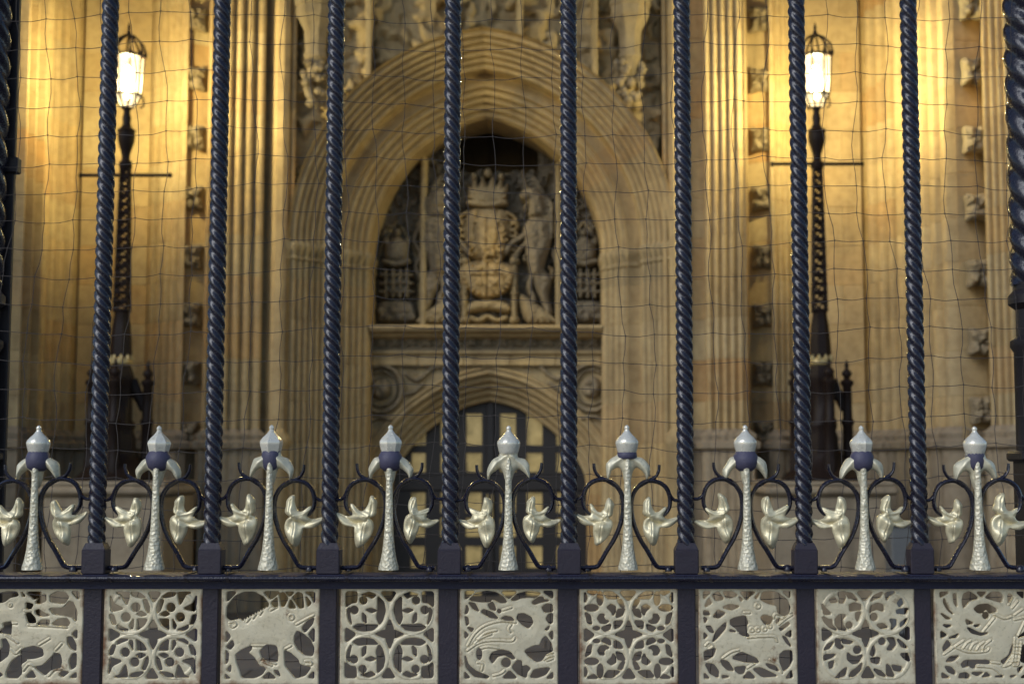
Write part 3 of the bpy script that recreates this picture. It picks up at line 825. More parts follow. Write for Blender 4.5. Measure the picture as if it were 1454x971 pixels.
# ================================================================== DOOR
YD = 17.24
door = thing('oak_door', 'dark oak double door with yellow lit glass panes under the low arch', 'door', (DCX, YD, 0))
def door_top(x):
    xs_ = [q[0] for q in dp[1:]]; zs_ = [q[1] for q in dp[1:]]
    return float(np.interp(-abs(x), xs_, zs_))
cols = [(-.95, -.78), (-.60, -.41), (-.29, -.10), (.12, .31), (.44, .63), (.80, .97)]
rowsv = [(632, 587), (670, 643), (728, 699), (762, 735), (806, 775), (850, 818)]
rowz = [(ZV(a, YD), ZV(b, YD)) for a, b in rowsv]
def col_grid():
    xb = sorted({-1.2, 1.2, *[c for p in cols for c in p]})
    return xb
s = MB()
xb = col_grid()
zb = [0.0] + sorted([z for p in rowz for z in p])
for side_, nm in ((-1, 'door_leaf'), (1, 'door_leaf')):
    leaf = MB()
    def rail_box(x0, x1, z0, z1, d=0.0):
        a = max(x0, -1.19) if side_ < 0 else max(x0, .004); b = min(x1, -.004) if side_ < 0 else min(x1, 1.19)
        if b - a < .004: return
        nseg = max(1, int((b - a) / .06))
        for j in range(nseg):
            p, q = a + (b - a) * j / nseg, a + (b - a) * (j + 1) / nseg
            t0, t1 = min(z1, door_top(p) + .02), min(z1, door_top(q) + .02)
            if t0 <= z0 + .002 and t1 <= z0 + .002: continue
            t0, t1 = max(t0, z0), max(t1, z0)
            leaf.add([(p, d, z0), (q, d, z0), (q, d, t1), (p, d, t0), (p, .08, z0), (q, .08, z0), (q, .08, t1), (p, .08, t0)],
                     [(0, 1, 2, 3), (3, 2, 6, 7), (0, 4, 5, 1), (4, 7, 6, 5), (0, 3, 7, 4), (1, 5, 6, 2)])
    for i in range(len(xb) - 1):
        if (xb[i], xb[i + 1]) in cols: continue
        rail_box(xb[i], xb[i + 1], 0, 2.6, .0)
    for c in cols:
        z = 0.0
        for (a, b) in sorted(rowz):
            rail_box(c[0], c[1], z, a, .006); z = b
        rail_box(c[0], c[1], z, 2.6, .006)
    lf = leaf.build('door_leaf', M['door'], door, smooth=False)
    for c in cols:
        if (c[0] < 0) != (side_ < 0): continue
        for (a, b) in rowz:
            t0, t1 = min(b, door_top(c[0]) + .01), min(b, door_top(c[1]) + .01)
            if max(t0, t1) < a + .02: continue
            t0, t1 = max(t0, a + .01), max(t1, a + .01)
            g = MB(); g.add([(c[0], .045, a), (c[1], .045, a), (c[1], .045, t1), (c[0], .045, t0)], [(0, 1, 2, 3)])
            g.build('pane', M['window'], lf, smooth=False)
    s = MB(); x = -.03 if side_ < 0 else .03
    s.lathe([(.012, -.16), (.016, -.1), (.010, 0), (.016, .1), (.012, .16)], 8, (x, -.04, 1.05)); s.build('handle', M['gilt'], lf)
s = MB(); s.box(-1.2, 1.2, -.03, .0, ZV(696, YD), ZV(674, YD), .008); s.build('lock_rail', M['door'], door)
s = MB(); s.box(-.05, .05, -.035, -.001, 0.02, ZV(697, YD), .01); s.build('meeting_stile', M['door'], door)
s = MB(); s.box(-.05, .05, -.035, -.001, ZV(673, YD), door_top(0) - .01, .01); s.build('meeting_stile', M['door'], door)
s = MB(); s.add([(-3, .3, 0), (3, .3, 0), (3, .3, 3.2), (-3, .3, 3.2)], [(0, 1, 2, 3)]); s.build('inner_lining', M['door'], door, smooth=False)

# ================================================================== LAMP STANDARDS
YL = 14.2
def lamp_standard(u, label, pl, vb):
    k = MPX(330, YL)
    zb_ = ZV(682, YL)
    x = XU(u, YL, 330)
    def Z(v): return ZV(v, YL) - zb_
    ped = MB(); ped.box(-.58, .58, -.45, .75, 0, zb_ - .14, .02); ped.box(-.64, .64, -.51, .75, zb_ - .139, zb_ - .05, .03); ped.box(-.60, .60, -.47, .75, zb_ - .049, zb_ - .001, .012)
    po = ped.build('lamp_pedestal', M['grey_stone'], None, (x, YL, 0)); tag(po, pl, 'pedestal', 'lamp pedestals')
    t = thing('lamp_standard', label, 'lamp', (x, YL, zb_), 'lit lamp standards')
    I = M['lamp_iron']
    s = MB(); s.lathe([(58 * k, 0), (58 * k, Z(678)), (52 * k, Z(673)), (40 * k, Z(662)), (31 * k, Z(650)), (27 * k, Z(640))], 8, (0, 0, 0), math.pi / 8); s.build('base', I, t)
    s = MB(); s.lathe([(24 * k, Z(646)), (23 * k, Z(620)), (20 * k, Z(612)), (22 * k, Z(606)), (22 * k, Z(601)), (18 * k, Z(596)), (17 * k, Z(545)), (20 * k, Z(538)), (18 * k, Z(530)), (15 * k, Z(522)), (14 * k, Z(514))], 8, (0, 0, 0), math.pi / 8); s.build('lower_shaft', I, t)
    # gilded crown ring
    s = MB(); s.lathe([(14 * k, Z(519)), (16.5 * k, Z(516)), (16.5 * k, Z(512)), (14.5 * k, Z(509))], 16)
    for j in range(10):
        a = j * math.pi / 5; s.lathe([(2.6 * k, Z(513)), (3.4 * k, Z(509)), (1.0 * k, Z(504))], 6, (15.5 * k * math.cos(a), 15.5 * k * math.sin(a), 0))
    s.build('crown_ring', M['gilt'], t)
    s = MB(); s.lathe([(15.5 * k, Z(506)), (15 * k, Z(490)), (12.5 * k, Z(462)), (10 * k, Z(446)), (11 * k, Z(443)), (9 * k, Z(440))], 8, (0, 0, 0), math.pi / 8); s.build('skirt', I, t)
    # open lattice shaft
    s = MB()
    z0, z1 = Z(441), Z(240); n = 16
    def rad(z): f = (z - z0) / (z1 - z0); return (10 - 4 * f) * k
    for j in range(4):
        a = j * math.pi / 2 + math.pi / 4
        s.tube([(rad(z0) * 1.25 * math.cos(a), rad(z0) * 1.25 * math.sin(a), z0), (rad(z1) * 1.25 * math.cos(a), rad(z1) * 1.25 * math.sin(a), z1)], 1.7 * k, None, 6, (1, 0, 0))
    for i in range(n + 1):
        z = z0 + (z1 - z0) * i / n; r = rad(z) * 1.25
        for j in range(4):
            a, b = j * math.pi / 2 + math.pi / 4, (j + 1) * math.pi / 2 + math.pi / 4
            s.tube([(r * math.cos(a), r * math.sin(a), z), (r * math.cos(b), r * math.sin(b), z)], 2.3 * k, None, 6, (0, 0, 1))
        if i < n:
            zz = z0 + (z1 - z0) * (i + 1) / n; r2 = rad(zz) * 1.25
            for j in range(4):
                a, b = j * math.pi / 2 + math.pi / 4, (j + 1) * math.pi / 2 + math.pi / 4
                if i % 2: a, b = b, a
                s.tube([(r * math.cos(a), r * math.sin(a), z), (r2 * math.cos(b), r2 * math.sin(b), zz)], 1.5 * k, None, 6, (0, 0, 1))
    s.build('lattice_shaft', I, t)
    # ladder bar with knop
    s = MB(); s.tube([(-64 * k, 0, Z(vb)), (-30 * k, 0, Z(vb)), (30 * k, 0, Z(vb)), (64 * k, 0, Z(vb))], 2.6 * k, None, 8, (0, 1, 0))
    for d in (-1, 1): s.lathe([(1 * k, -4 * k), (3.6 * k, 0), (1 * k, 4 * k)], 8, (d * 64 * k, 0, Z(vb)))
    s.build('ladder_bar', I, t)
    s = MB(); s.lathe([(6 * k, Z(243)), (9.5 * k, Z(238)), (9.5 * k, Z(231)), (6 * k, Z(227)), (6 * k, Z(221)), (8 * k, Z(214)), (12 * k, Z(202)), (13 * k, Z(194)), (12 * k, Z(189)), (13.5 * k, Z(186)), (8 * k, Z(182)), (5.5 * k, Z(176)), (6.5 * k, Z(168)), (4.5 * k, Z(160)), (6 * k, Z(155)), (9 * k, Z(153))], 10); s.build('urn', I, t)
    # lantern
    lan = MB(); nside = 8
    rt, rm, rb_ = 22.5 * k, 19 * k, 9 * k
    zt, zm, zbot = Z(82), Z(135), Z(153)
    for j in range(nside):
        a = j * 2 * math.pi / nside + math.pi / 8; c, s_ = math.cos(a), math.sin(a)
        lan.tube([(rb_ * c, rb_ * s_, zbot), (rm * c, rm * s_, zm), (rt * c, rt * s_, zt)], 1.5 * k, None, 6, (s_, -c, .01))
        lan.tube([(rt * c, rt * s_, zt), (rt * 1.12 * c, rt * 1.12 * s_, Z(77)), (rt * .95 * c, rt * .95 * s_, Z(64)), (rt * .5 * c, rt * .5 * s_, Z(54)), (2 * k * c, 2 * k * s_, Z(50))], 1.5 * k, None, 6, (s_, -c, .01))
        if j % 2 == 0: lan.tube([(rm * c, rm * s_, zm), (rm * 1.18 * c, rm * 1.18 * s_, zm - 4 * k), (rm * 1.22 * c, rm * 1.22 * s_, zm - 14 * k), (rm * .95 * c, rm * .95 * s_, zm - 17 * k)], 1.3 * k, None, 6, (s_, -c, .01))
        lan.lathe([(2.2 * k, 0), (3 * k, 4 * k), (.6 * k, 11 * k)], 6, (rt * 1.02 * c, rt * 1.02 * s_, zt - 1 * k))
    for z, r in ((zt, rt), (zm, rm)):
        lan.lathe([(r * .99, z - 1.6 * k), (r * 1.06, z - 1 * k), (r * 1.06, z + 1 * k), (r * .99, z + 1.6 * k)], 16)
    lan.lathe([(2 * k, Z(52)), (3.5 * k, Z(47)), (1.6 * k, Z(43)), (2.6 * k, Z(40)), (.5 * k, Z(32))], 8)
    lo = lan.build('lantern', I, t)
    dm = MB(); dm.lathe([(rt * .98, zt), (rt * .97, zt + 3 * k), (rt * .6, zt + 6 * k), (2 * k, zt + 8 * k)], 16); dm.build('cap', I, lo)
    for j in range(nside):
        a, b = j * 2 * math.pi / nside + math.pi / 8, (j + 1) * 2 * math.pi / nside + math.pi / 8
        def P(r, q, z): return (r * math.cos(q), r * math.sin(q), z)
        g = MB(); f = .965
        g.add([P(rm * f, a, zm), P(rm * f, b, zm), P(rt * f, b, zt - 1.7 * k), P(rt * f, a, zt - 1.7 * k)], [(0, 1, 2, 3)]); g.build('glass', M['lantern_glass'], lo, smooth=False)
        g = MB(); g.add([P(rb_ * f, a, zbot), P(rb_ * f, b, zbot), P(rm * f, b, zm - .002), P(rm * f, a, zm - .002)], [(0, 1, 2, 3)]); g.build('glass', M['lantern_glass'], lo, smooth=False)
    g = MB(); g.lathe([(2 * k, Z(140)), (6.5 * k, Z(134)), (8 * k, Z(120)), (7 * k, Z(104)), (3 * k, Z(95))], 12); g.build('mantle', M['mantle'], lo)
    # four corner pinnacles tied to the shaft
    for j in range(4):
        a = j * math.pi / 2 + .12; cx, cy = 38 * k * math.cos(a), 38 * k * math.sin(a)
        s = MB(); s.lathe([(9 * k, Z(672)), (9 * k, Z(655)), (7.5 * k, Z(650)), (7.5 * k, Z(604)), (9.5 * k, Z(601)), (9.5 * k, Z(597)), (7 * k, Z(594)), (6.5 * k, Z(549)), (9.5 * k, Z(545)), (9.5 * k, Z(541)), (4 * k, Z(537)), (7.5 * k, Z(531)), (7 * k, Z(528)), (2.2 * k, Z(523)), (3.2 * k, Z(519)), (1 * k, Z(511))], 8, (cx, cy, 0), math.pi / 8); s.build('pinnacle', I, t)
        s = MB(); ca, sa = math.cos(a), math.sin(a)
        s.tube([(34 * k * ca, 34 * k * sa, Z(582)), (28 * k * ca, 28 * k * sa, Z(568)), (22 * k * ca, 22 * k * sa, Z(556)), (15 * k * ca, 15 * k * sa, Z(540))], [6 * k, 7 * k, 8 * k, 9 * k], 3 * k, 8, (-sa, ca, 0)); s.build('buttress', I, t)
    return t
lamp_standard(176, 'lit lantern on black iron standard, on the lion side of the doorway', 'grey stone pedestal under the lamp on the lion side', 249)
lamp_standard(1162, 'lit lantern on black iron standard, on the unicorn side of the doorway', 'grey stone pedestal under the lamp on the unicorn side', 233)

# grey cabinet against the buttress
p = pt(1287, 746, 13.0)
c = MB(); c.box(-.17, .17, -.13, .13, 0.05, p[2] - .02, .012)
cb = thing('utility_cabinet', 'small grey metal utility cabinet standing on the flagstones by the wall', 'cabinet', (p[0], 13.0, .012))
c.build('case', M['cabinet'], cb)
c = MB(); c.box(-.185, .185, -.145, .145, p[2] - .019, p[2] + .005, .008); c.build('lid', M['cabinet'], cb)
c = MB(); c.box(-.16, .16, -.12, .12, 0.0, .049); c.build('foot', M['dark_iron'], cb)

# ================================================================== THE IRON GATE
YG = 2.18
K = MPX(740, YG)
gate = thing('iron_gate', 'navy painted iron gate with twisted bars, gilded finials and pierced heraldic panels', 'gate', (0, YG, 0))
def XG(u): return (u - PPU) * MPX(775, YG)
def ZG(v): return ZV(v, YG)
BARS = [137, 301, 468, 639, 808, 974, 1142, 1306]
FIN = [50, 222, 383, 553, 722, 891, 1060, 1226, 1388]
ZR = 1.4304                                  # top of the rail
# twisted bar: a square bar with rounded arrises, turned
def twisted(name, length, R, lobe, n=28, per=7, hand=1, depth=.27, wob=0.0):
    rings = int(length / lobe * per); vs, fs = [], []
    for i in range(rings + 1):
        z = length * i / rings; tw = hand * (z / lobe + .35 * math.sin(z * 5.1 + wob) + .22 * math.sin(z * 13.7 + wob * 2)) * (math.pi / 2)
        for k in range(n):
            a = 2 * math.pi * k / n
            c = abs(math.cos(2 * (a - tw) ))
            r = R * (1 - depth * (1 - c))
            vs.append((r * math.cos(a), r * math.sin(a), z))
    for i in range(rings):
        for k in range(n):
            a, b = i * n + k, i * n + (k + 1) % n; fs.append((a, b, b + n, a + n))
    fs.append(tuple(range(n - 1, -1, -1))); fs.append(tuple(range(rings * n, rings * n + n)))
    return mesh(name, vs, fs, True, 80)
zsock = ZG(775)
TWM = [twisted('twisted_bar', 1.75, 12.6 * K, 16.6 * K, hand=-1, wob=w_) for w_ in (0, 2.1, 4.4)]
for m_ in TWM: m_.materials.append(M['iron'])
s = MB(); w = 16.5 * K; hs = zsock - ZR
s.box(-w, w, -.016, .016, .0, hs - .004, .0016)
s.add([(-w * .96, -.0150, hs - .0042), (w * .96, -.0150, hs - .0042), (w * .96, .0150, hs - .0042), (-w * .96, .0150, hs - .0042), (-12 * K, -.0118, hs + .005), (12 * K, -.0118, hs + .005), (12 * K, .0118, hs + .005), (-12 * K, .0118, hs + .005)],
      [(0, 1, 5, 4), (1, 2, 6, 5), (2, 3, 7, 6), (3, 0, 4, 7), (4, 5, 6, 7)])
sock_me = mesh('socket', s.v, s.f, False); sock_me.materials.append(M['iron_matte'])
s = MB(); w2 = 16.2 * K; s.box(-w2, w2, -.012, .014, -.62, .0, .0014)
up_me = mesh('upright', s.v, s.f, False); up_me.materials.append(M['iron_matte'])
for i, u in enumerate(BARS):
    b = obj('twisted_bar', TWM[i % 3], None, gate, (XG(u), 0, zsock)); b.rotation_euler = (0, 0, i * 1.3 * 0 + random.uniform(-.5, .5))
    so = obj('socket', sock_me, None, gate, (XG(u), 0, ZR + .0002))
    obj('upright', up_me, None, gate, (XG(u) - 4 * K, .004, ZR - .009))
for u in (-30, 1475): obj('upright', up_me, None, gate, (XG(u) - 4 * K, .004, ZR - .009))
# rail
XA, XB = XG(-70), XG(1510)
prof = [(.032, ZR), (-.030, ZR), (-.0365, ZR - .0012), (-.0395, ZR - .0042), (-.0382, ZR - .0072), (-.034, ZR - .0085), (-.016, ZR - .0087), (-.0135, ZR - .0095), (-.0135, ZR - .0215), (.026, ZR - .0215), (.032, ZR - .009)]
vs = [(x, y, z) for x in (XA, XB) for y, z in prof]; n = len(prof)
fs = [(k, n + k, n + (k + 1) % n, (k + 1) % n)[::-1] for k in range(n)]
obj('rail', mesh('rail', vs, fs, True, 50), M['rail'], gate)
s = MB(); s.tube([(XA, -.0358, ZR - .0043), (0, -.0358, ZR - .0043), (XB, -.0358, ZR - .0043)], .0041, None, 12, (0, 1, 0)); s.build('rail_edge', M['iron'], gate)
so = [(-.0305, ZR + .0014), (-.0373, ZR - .0003), (-.0407, ZR - .0042), (-.0392, ZR - .0082), (-.034, ZR - .0098), (-.020, ZR - .0098)]
st = MB(); wv = .0024; vs = []
for x, sl_ in ((-wv, 0), (wv, 0)): vs += [(x + sl_ + (ZR - z) * .35, y, z) for y, z in so]
n = len(so); vs2 = [(-wv, .0325, ZR + .0012), (wv, .0325, ZR + .0012)]
st.add(vs, [(k, n + k, n + k + 1, k + 1)[::-1] for k in range(n - 1)]); st.add([vs[0], vs[n], vs2[1], vs2[0]], [(0, 1, 2, 3)])
st_me = mesh('strap', st.v, st.f, False); st_me.materials.append(M['dark_iron'])
for u in BARS:
    for d in (-29, 29): obj('strap', st_me, None, gate, (XG(u + d), 0, 0))
# studs
s = MB(); s.lathe([(5.2 * K, 0), (5.4 * K, 1.2 * K), (5.0 * K, 4 * K), (3.6 * K, 6.6 * K), (1.2 * K, 7.8 * K)], 12)
stud_me = mesh('stud', s.v, s.f); stud_me.materials.append(M['iron'])
# scrolls and leaves
def scroll_mesh(sg):
    s = MB()
    def q(P): return [(sg * a * K, 0, ZV(v, YG) - ZR) for a, v in P]
    main = [(66, 805.6), (52, 805.4), (43, 804), (38, 798), (29, 782), (19, 766), (11, 748), (6.5, 730), (5.8, 712), (9, 699), (17, 688), (27, 682), (37, 681), (48, 684), (57, 692), (61.5, 705), (61, 718), (56, 727), (49, 732), (42.5, 734)]
    C = catmull(main, 4); m = len(C)
    ra = [3.3 * K if i < m * .75 else (3.3 - 1.1 * (i - m * .75) / (m * .25)) * K for i in range(m)]
    rb = [7.0 * K if i < m * .6 else (7 - 3.2 * (i - m * .6) / (m * .4)) * K for i in range(m)]
    s.tube(q(C), ra, rb, 8, (0, 1, 0))
    C = catmull([(17, 689), (26, 683.5), (34, 679.5), (41, 675), (45.5, 667), (46.5, 658)], 4); m = len(C)
    s.tube(q(C), [(3.1 - 1.0 * i / m) * K for i in range(m)], [(5.5 - 2.2 * i / m) * K for i in range(m)], 8, (0, 1, 0))
    C = catmull([(54, 688), (60, 698), (64, 705), (69, 709), (76, 709)], 4)
    s.tube(q(C), 2.5 * K, 4.2 * K, 8, (0, 1, 0))
    return mesh('scroll', s.v, s.f, True, 60)
leafc = [(480, 485), (458, 512), (452, 545), (458, 578), (476, 600), (448, 622), (442, 668), (460, 722), (498, 772), (520, 742), (531, 695), (543, 658), (600, 662), (652, 612), (603, 622), (565, 600), (588, 550), (545, 572), (512, 580), (498, 552), (490, 520)]
leafp = [(((a / 4.22 + 300) - 383) - 42.5, -((b / 4.22 + 590) - 736)) for a, b in leafc]
def leaf_mesh(sg, var):
    r_ = random.Random(var)
    wob = [(a * r_.uniform(.9, 1.1) + r_.uniform(-1, 1), b * r_.uniform(.92, 1.08) + r_.uniform(-1, 1)) for a, b in leafp]
    P = [(sg * a, b) for a, b in catmull(wob, 4, True)]
    xs_, zs_ = np.arange(-36, 37, 1.0), np.arange(-46, 42, 1.0)
    X_, Z_ = np.meshgrid(xs_, zs_); D = sd_poly(P, X_, Z_) - 1.6
    ridge = sd_line(catmull([(sg * -12, 28), (sg * -14, 8), (sg * -8, -6), (sg * -10, -32)], 4), X_, Z_)
    ridge2 = sd_line(catmull([(sg * -10, -2), (sg * 6, -6), (sg * 24, 2)], 4), X_, Z_)
    ridge3 = sd_line(catmull([(sg * -10, 6), (sg * 4, 10), (sg * 14, 16)], 4), X_, Z_)
    Hh = 3.4 * dome(D, 5) + 4.2 * np.exp(-(ridge / 5) ** 2) - 4.2 * np.exp(-(ridge2 / 4.5) ** 2) + 2.6 * np.exp(-(ridge3 / 3.5) ** 2) + 3.2 * np.sin(Z_ * .19 + var + X_ * .05) * np.clip(-D / 8, 0, 1) - 5.0 * np.clip((np.hypot(X_ + sg * 8, Z_) - 16) / 22, 0, 1) ** 1.5
    vein = np.minimum(np.minimum(ridge, ridge2), ridge3); Hh -= 1.6 * np.exp(-(vein / 1.2) ** 2)
    return field_mesh('leaf', xs_ * K, zs_ * K, -D, Hh * K, 5.5 * K, True)
SCM = {sg: scroll_mesh(sg) for sg in (1, -1)}
for m_ in SCM.values(): m_.materials.append(M['iron'])
LFM = {sg: [leaf_mesh(sg, v) for v in (1, 2, 3)] for sg in (1, -1)}
for l in LFM.values():
    for m_ in l: m_.materials.append(M['gold_leaf'])
for i, u in enumerate(FIN):
    for sg in (-1, 1):
        if not (-60 < u + sg * 40 < 1520): continue
        sc = obj('scroll', SCM[sg], None, gate, (XG(u), 0, ZR)); sc.scale = (1 + .02 * math.sin(i * 3.1 + sg), 1, 1 + .012 * math.sin(i * 1.7 + sg * 2))
        lf = obj('leaf', LFM[sg][(i + (sg > 0)) % 3], None, sc, (sg * 42.5 * K, -3 * K, ZV(736, YG) - ZR))
        lf.rotation_euler = (random.uniform(-.12, .12), random.uniform(-.22, .22), random.uniform(-.15, .15))
        k_ = random.uniform(.92, 1.08); lf.scale = (k_, 1, k_)
        if i not in (0,) or sg > 0:
            sd = obj('stud', stud_me, None, gate, (XG(u + sg * 57.5), -.004 + random.uniform(-.004, .004), ZR + .0040)); z_ = random.uniform(.8, 1.2); sd.scale = (z_, z_, z_)
# finials
stem_p = [(14.5, 808), (14, 803), (11.5, 794), (9, 780), (7.2, 762), (6, 742), (5.3, 718), (4.8, 690), (4.3, 668), (3.6, 656), (2.0, 650)]
HEADP = [(-11, 640), (-14, 647), (-22, 651), (-28, 658), (-31, 668), (-29, 681), (-25, 674), (-20, 668), (-13, 665), (-8, 669), (-5, 681), (0, 693), (5, 681), (8, 669), (13, 665), (20, 668), (25, 674), (29, 681), (31, 668), (28, 658), (22, 651), (14, 647), (11, 640)]
BOWL = [(17.5, 0), (18.5, 0), (14.5, 1), (18, 0), (0, 2), (13.5, 3), (18.5, 0), (17.5, 0), (14.0, 1)]   # collar radius, style
def zg(v): return ZV(v, YG) - ZR
for i, u in enumerate(FIN):
    R_, sty = BOWL[i]; dv = [2, 4, 0, 0, 3, 0, 0, 3, 6][i]
    s = MB(); s.lathe([(r * K, zg(v)) for r, v in stem_p], 10, (0, -9 * K, 0), .3)
    f = s.build('finial', M['gold_stem'], gate, (XG(u), 0, ZR + .0003), True, 60)
    r_ = random.Random(40 + i); hp = []
    for dx, v in HEADP: hp.append((dx * r_.uniform(.95, 1.06) + r_.uniform(-.6, .6), v + r_.uniform(-1, 1) + dv * .5))
    P = catmull([(dx * K, zg(v)) for dx, v in hp], 3, True)
    xs_ = np.arange(-36, 37, .9) * K; zs_ = np.arange(zg(698), zg(634), .9 * K); X_, Z_ = np.meshgrid(xs_, zs_); D = sd_poly(P, X_, Z_)
    vn = np.minimum(sd_line([(0, zg(644)), (-16 * K, zg(656)), (-28 * K, zg(676))], X_, Z_), sd_line([(0, zg(644)), (16 * K, zg(656)), (28 * K, zg(676))], X_, Z_))
    Hh = 7 * K * dome(D, 9 * K) + 2.2 * K * np.exp(-(vn / (3.5 * K)) ** 2) - 1.5 * K * np.sin(X_ / K * .22 + i)
    me = field_mesh('petals', xs_, zs_, -D, Hh, 6 * K, True); obj('petals', me, M['gold'], f)
    if sty != 2:
        c_ = MB()
        pr = {0: [(9, 669), (15, 664), (R_, 656), (R_ - 1, 648), (13.5, 641), (11, 639)], 1: [(8, 668), (12, 663), (R_, 654), (R_ - .5, 647), (13, 641), (11, 639)], 3: [(12.5, 652), (14.2, 650), (R_ + .4, 643), (11, 640)]}[sty]
        c_.lathe([(r * K, zg(v)) for r, v in pr], 18, (0, 1 * K, 0)); c_.build('collar', M['blue'], f, None, True, 60)
    b = MB(); b.lathe([(r * K, zg(v + dv * .3)) for r, v in ((11, 645), (13.0, 643.5), (14.2, 640), (16.2, 632), (16.8, 628.5), (16.0, 625.5), (12.5, 621), (8.0, 617), (5.0, 613.5), (3.4, 611), (3.2, 609.5), (3.8, 608), (3.2, 605.5), (1.0, 603.5))], (16, 7, 6, 8, 16, 14, 16, 9, 16)[i], (0, 1 * K, 0), .2 * i)
    b.build('bud', M['gold_bud'], f, None, True, (60, 30, 30, 30, 60, 60, 60, 30, 60)[i])

# ------------------------------------------------------------------ pierced panels: plate minus the openings (drawn in 1/6.79 pixel units, y down)
def mirror4(H, cx, cy):
    out = []
    for P in H:
        for sx in (1, -1):
            for sy in (1, -1): out.append([(cx + sx * (x - cx), cy + sy * (y - cy)) for x, y in P])
    return out
def mirror2(H, cx, cy, ax):
    return [[(2 * cx - x, y) if ax == 'x' else (x, 2 * cy - y) for x, y in P] for P in H]
def circ(x, y, r): return [(x + r * math.cos(t), y + r * math.sin(t)) for t in np.linspace(0, 2 * math.pi, 13)[:-1]]
def lens(x, y, rx, ry): return [(x + rx * math.cos(t), y + ry * math.sin(t)) for t in np.linspace(0, 2 * math.pi, 13)[:-1]]
def teeth(a, b, n, h):
    out = []
    for k in range(n):
        for f, hh in ((k, 0), (k + .62, h)):
            t = f / n; out.append((a[0] + (b[0] - a[0]) * t - hh * .35, a[1] + (b[1] - a[1]) * t - hh))
    return out
PAN = {}
T2 = [[(75, 120), (110, 200), (200, 245), (85, 272)], [(130, 92), (255, 92), (250, 140), (235, 205), (215, 180), (180, 110)], [(275, 95), (350, 95), (410, 140), (345, 135), (290, 120)],
      [(390, 165), (420, 160), (450, 230), (445, 285), (420, 260)], [(330, 295), (370, 270), (425, 300), (375, 315)], circ(320, 233, 38), circ(228, 325, 38),
      [(340, 345), (430, 345), (400, 400), (335, 445), (340, 380)], [(300, 345), (295, 430), (275, 435), (265, 405), (285, 370)], [(150, 400), (200, 425), (255, 445), (190, 450), (150, 425)], [(75, 300), (110, 310), (135, 390), (105, 390), (80, 340)]]
PAN['berry'] = (487, 490, mirror4(T2, 487, 490) + [[(72, 430), (180, 490), (75, 555)], [(905, 430), (800, 490), (905, 555)], [(435, 92), (555, 92), (492, 185)], [(425, 900), (550, 900), (487, 800)],
                [(490, 350), (525, 415), (528, 452), (565, 462), (620, 490), (565, 515), (528, 525), (522, 575), (490, 630), (458, 570), (452, 525), (410, 515), (355, 490), (410, 462), (452, 452), (455, 410)]], [])
T4 = [[(78, 92), (185, 92), (180, 190), (130, 195), (78, 235)], [(225, 120), (300, 95), (365, 120), (330, 150), (285, 130)], [(385, 135), (440, 190), (455, 270), (430, 360), (400, 400), (375, 340), (385, 260)],
      [(270, 262), (320, 248), (375, 268), (325, 288)], [(240, 290), (270, 320), (275, 390), (240, 360)], [(150, 425), (200, 395), (290, 405), (390, 405), (340, 450), (250, 462), (190, 450)], [(90, 270), (115, 240), (115, 300), (135, 400), (105, 350)], circ(245, 172, 33), circ(160, 263, 34)]
STAR = lambda cx, cy, l, w: [(cx, cy - l), (cx + w * .8, cy - l * .5), (cx + w, cy - w), (cx + l * .5, cy - w * .8), (cx + l, cy), (cx + l * .5, cy + w * .8), (cx + w, cy + w), (cx + w * .8, cy + l * .5), (cx, cy + l), (cx - w * .8, cy + l * .5), (cx - w, cy + w), (cx - l * .5, cy + w * .8), (cx - l, cy), (cx - l * .5, cy - w * .8), (cx - w, cy - w), (cx - w * .8, cy - l * .5)]
PAN['vine'] = (497, 495, mirror4(T4, 497, 495) + [[(410, 92), (560, 92), (495, 190)], [(425, 900), (555, 900), (492, 800)], [(78, 430), (180, 490), (78, 570)], [(915, 430), (820, 490), (915, 570)], STAR(499, 490, 138, 36)], [])
T6 = [lens(215, 155, 24, 62), lens(133, 245, 62, 27), [(285, 240), (320, 215), (358, 235), (358, 285), (340, 312), (332, 285), (310, 262)], [(195, 345), (215, 310), (250, 308), (245, 335), (262, 362), (295, 372), (265, 390), (220, 385)],
      [(250, 100), (330, 95), (400, 150), (350, 155), (290, 155)], [(385, 175), (420, 170), (445, 240), (420, 235)], [(370, 335), (385, 265), (450, 255), (425, 315)], [(350, 375), (430, 370), (400, 420), (355, 440)], [(230, 435), (315, 400), (305, 445), (260, 465)], lens(180, 437, 28, 13), [(75, 290), (120, 320), (130, 400), (100, 385)], [(66, 100), (88, 145), (66, 192)], [(90, 90), (190, 90), (152, 122)]]
PAN['fleur'] = (488, 497, mirror4(T6, 488, 497) + [[(405, 90), (560, 90), (487, 180)], [(425, 905), (550, 905), (487, 810)], [(70, 440), (160, 500), (70, 565)], [(908, 440), (815, 500), (908, 565)], STAR(488, 496, 130, 32)], [])
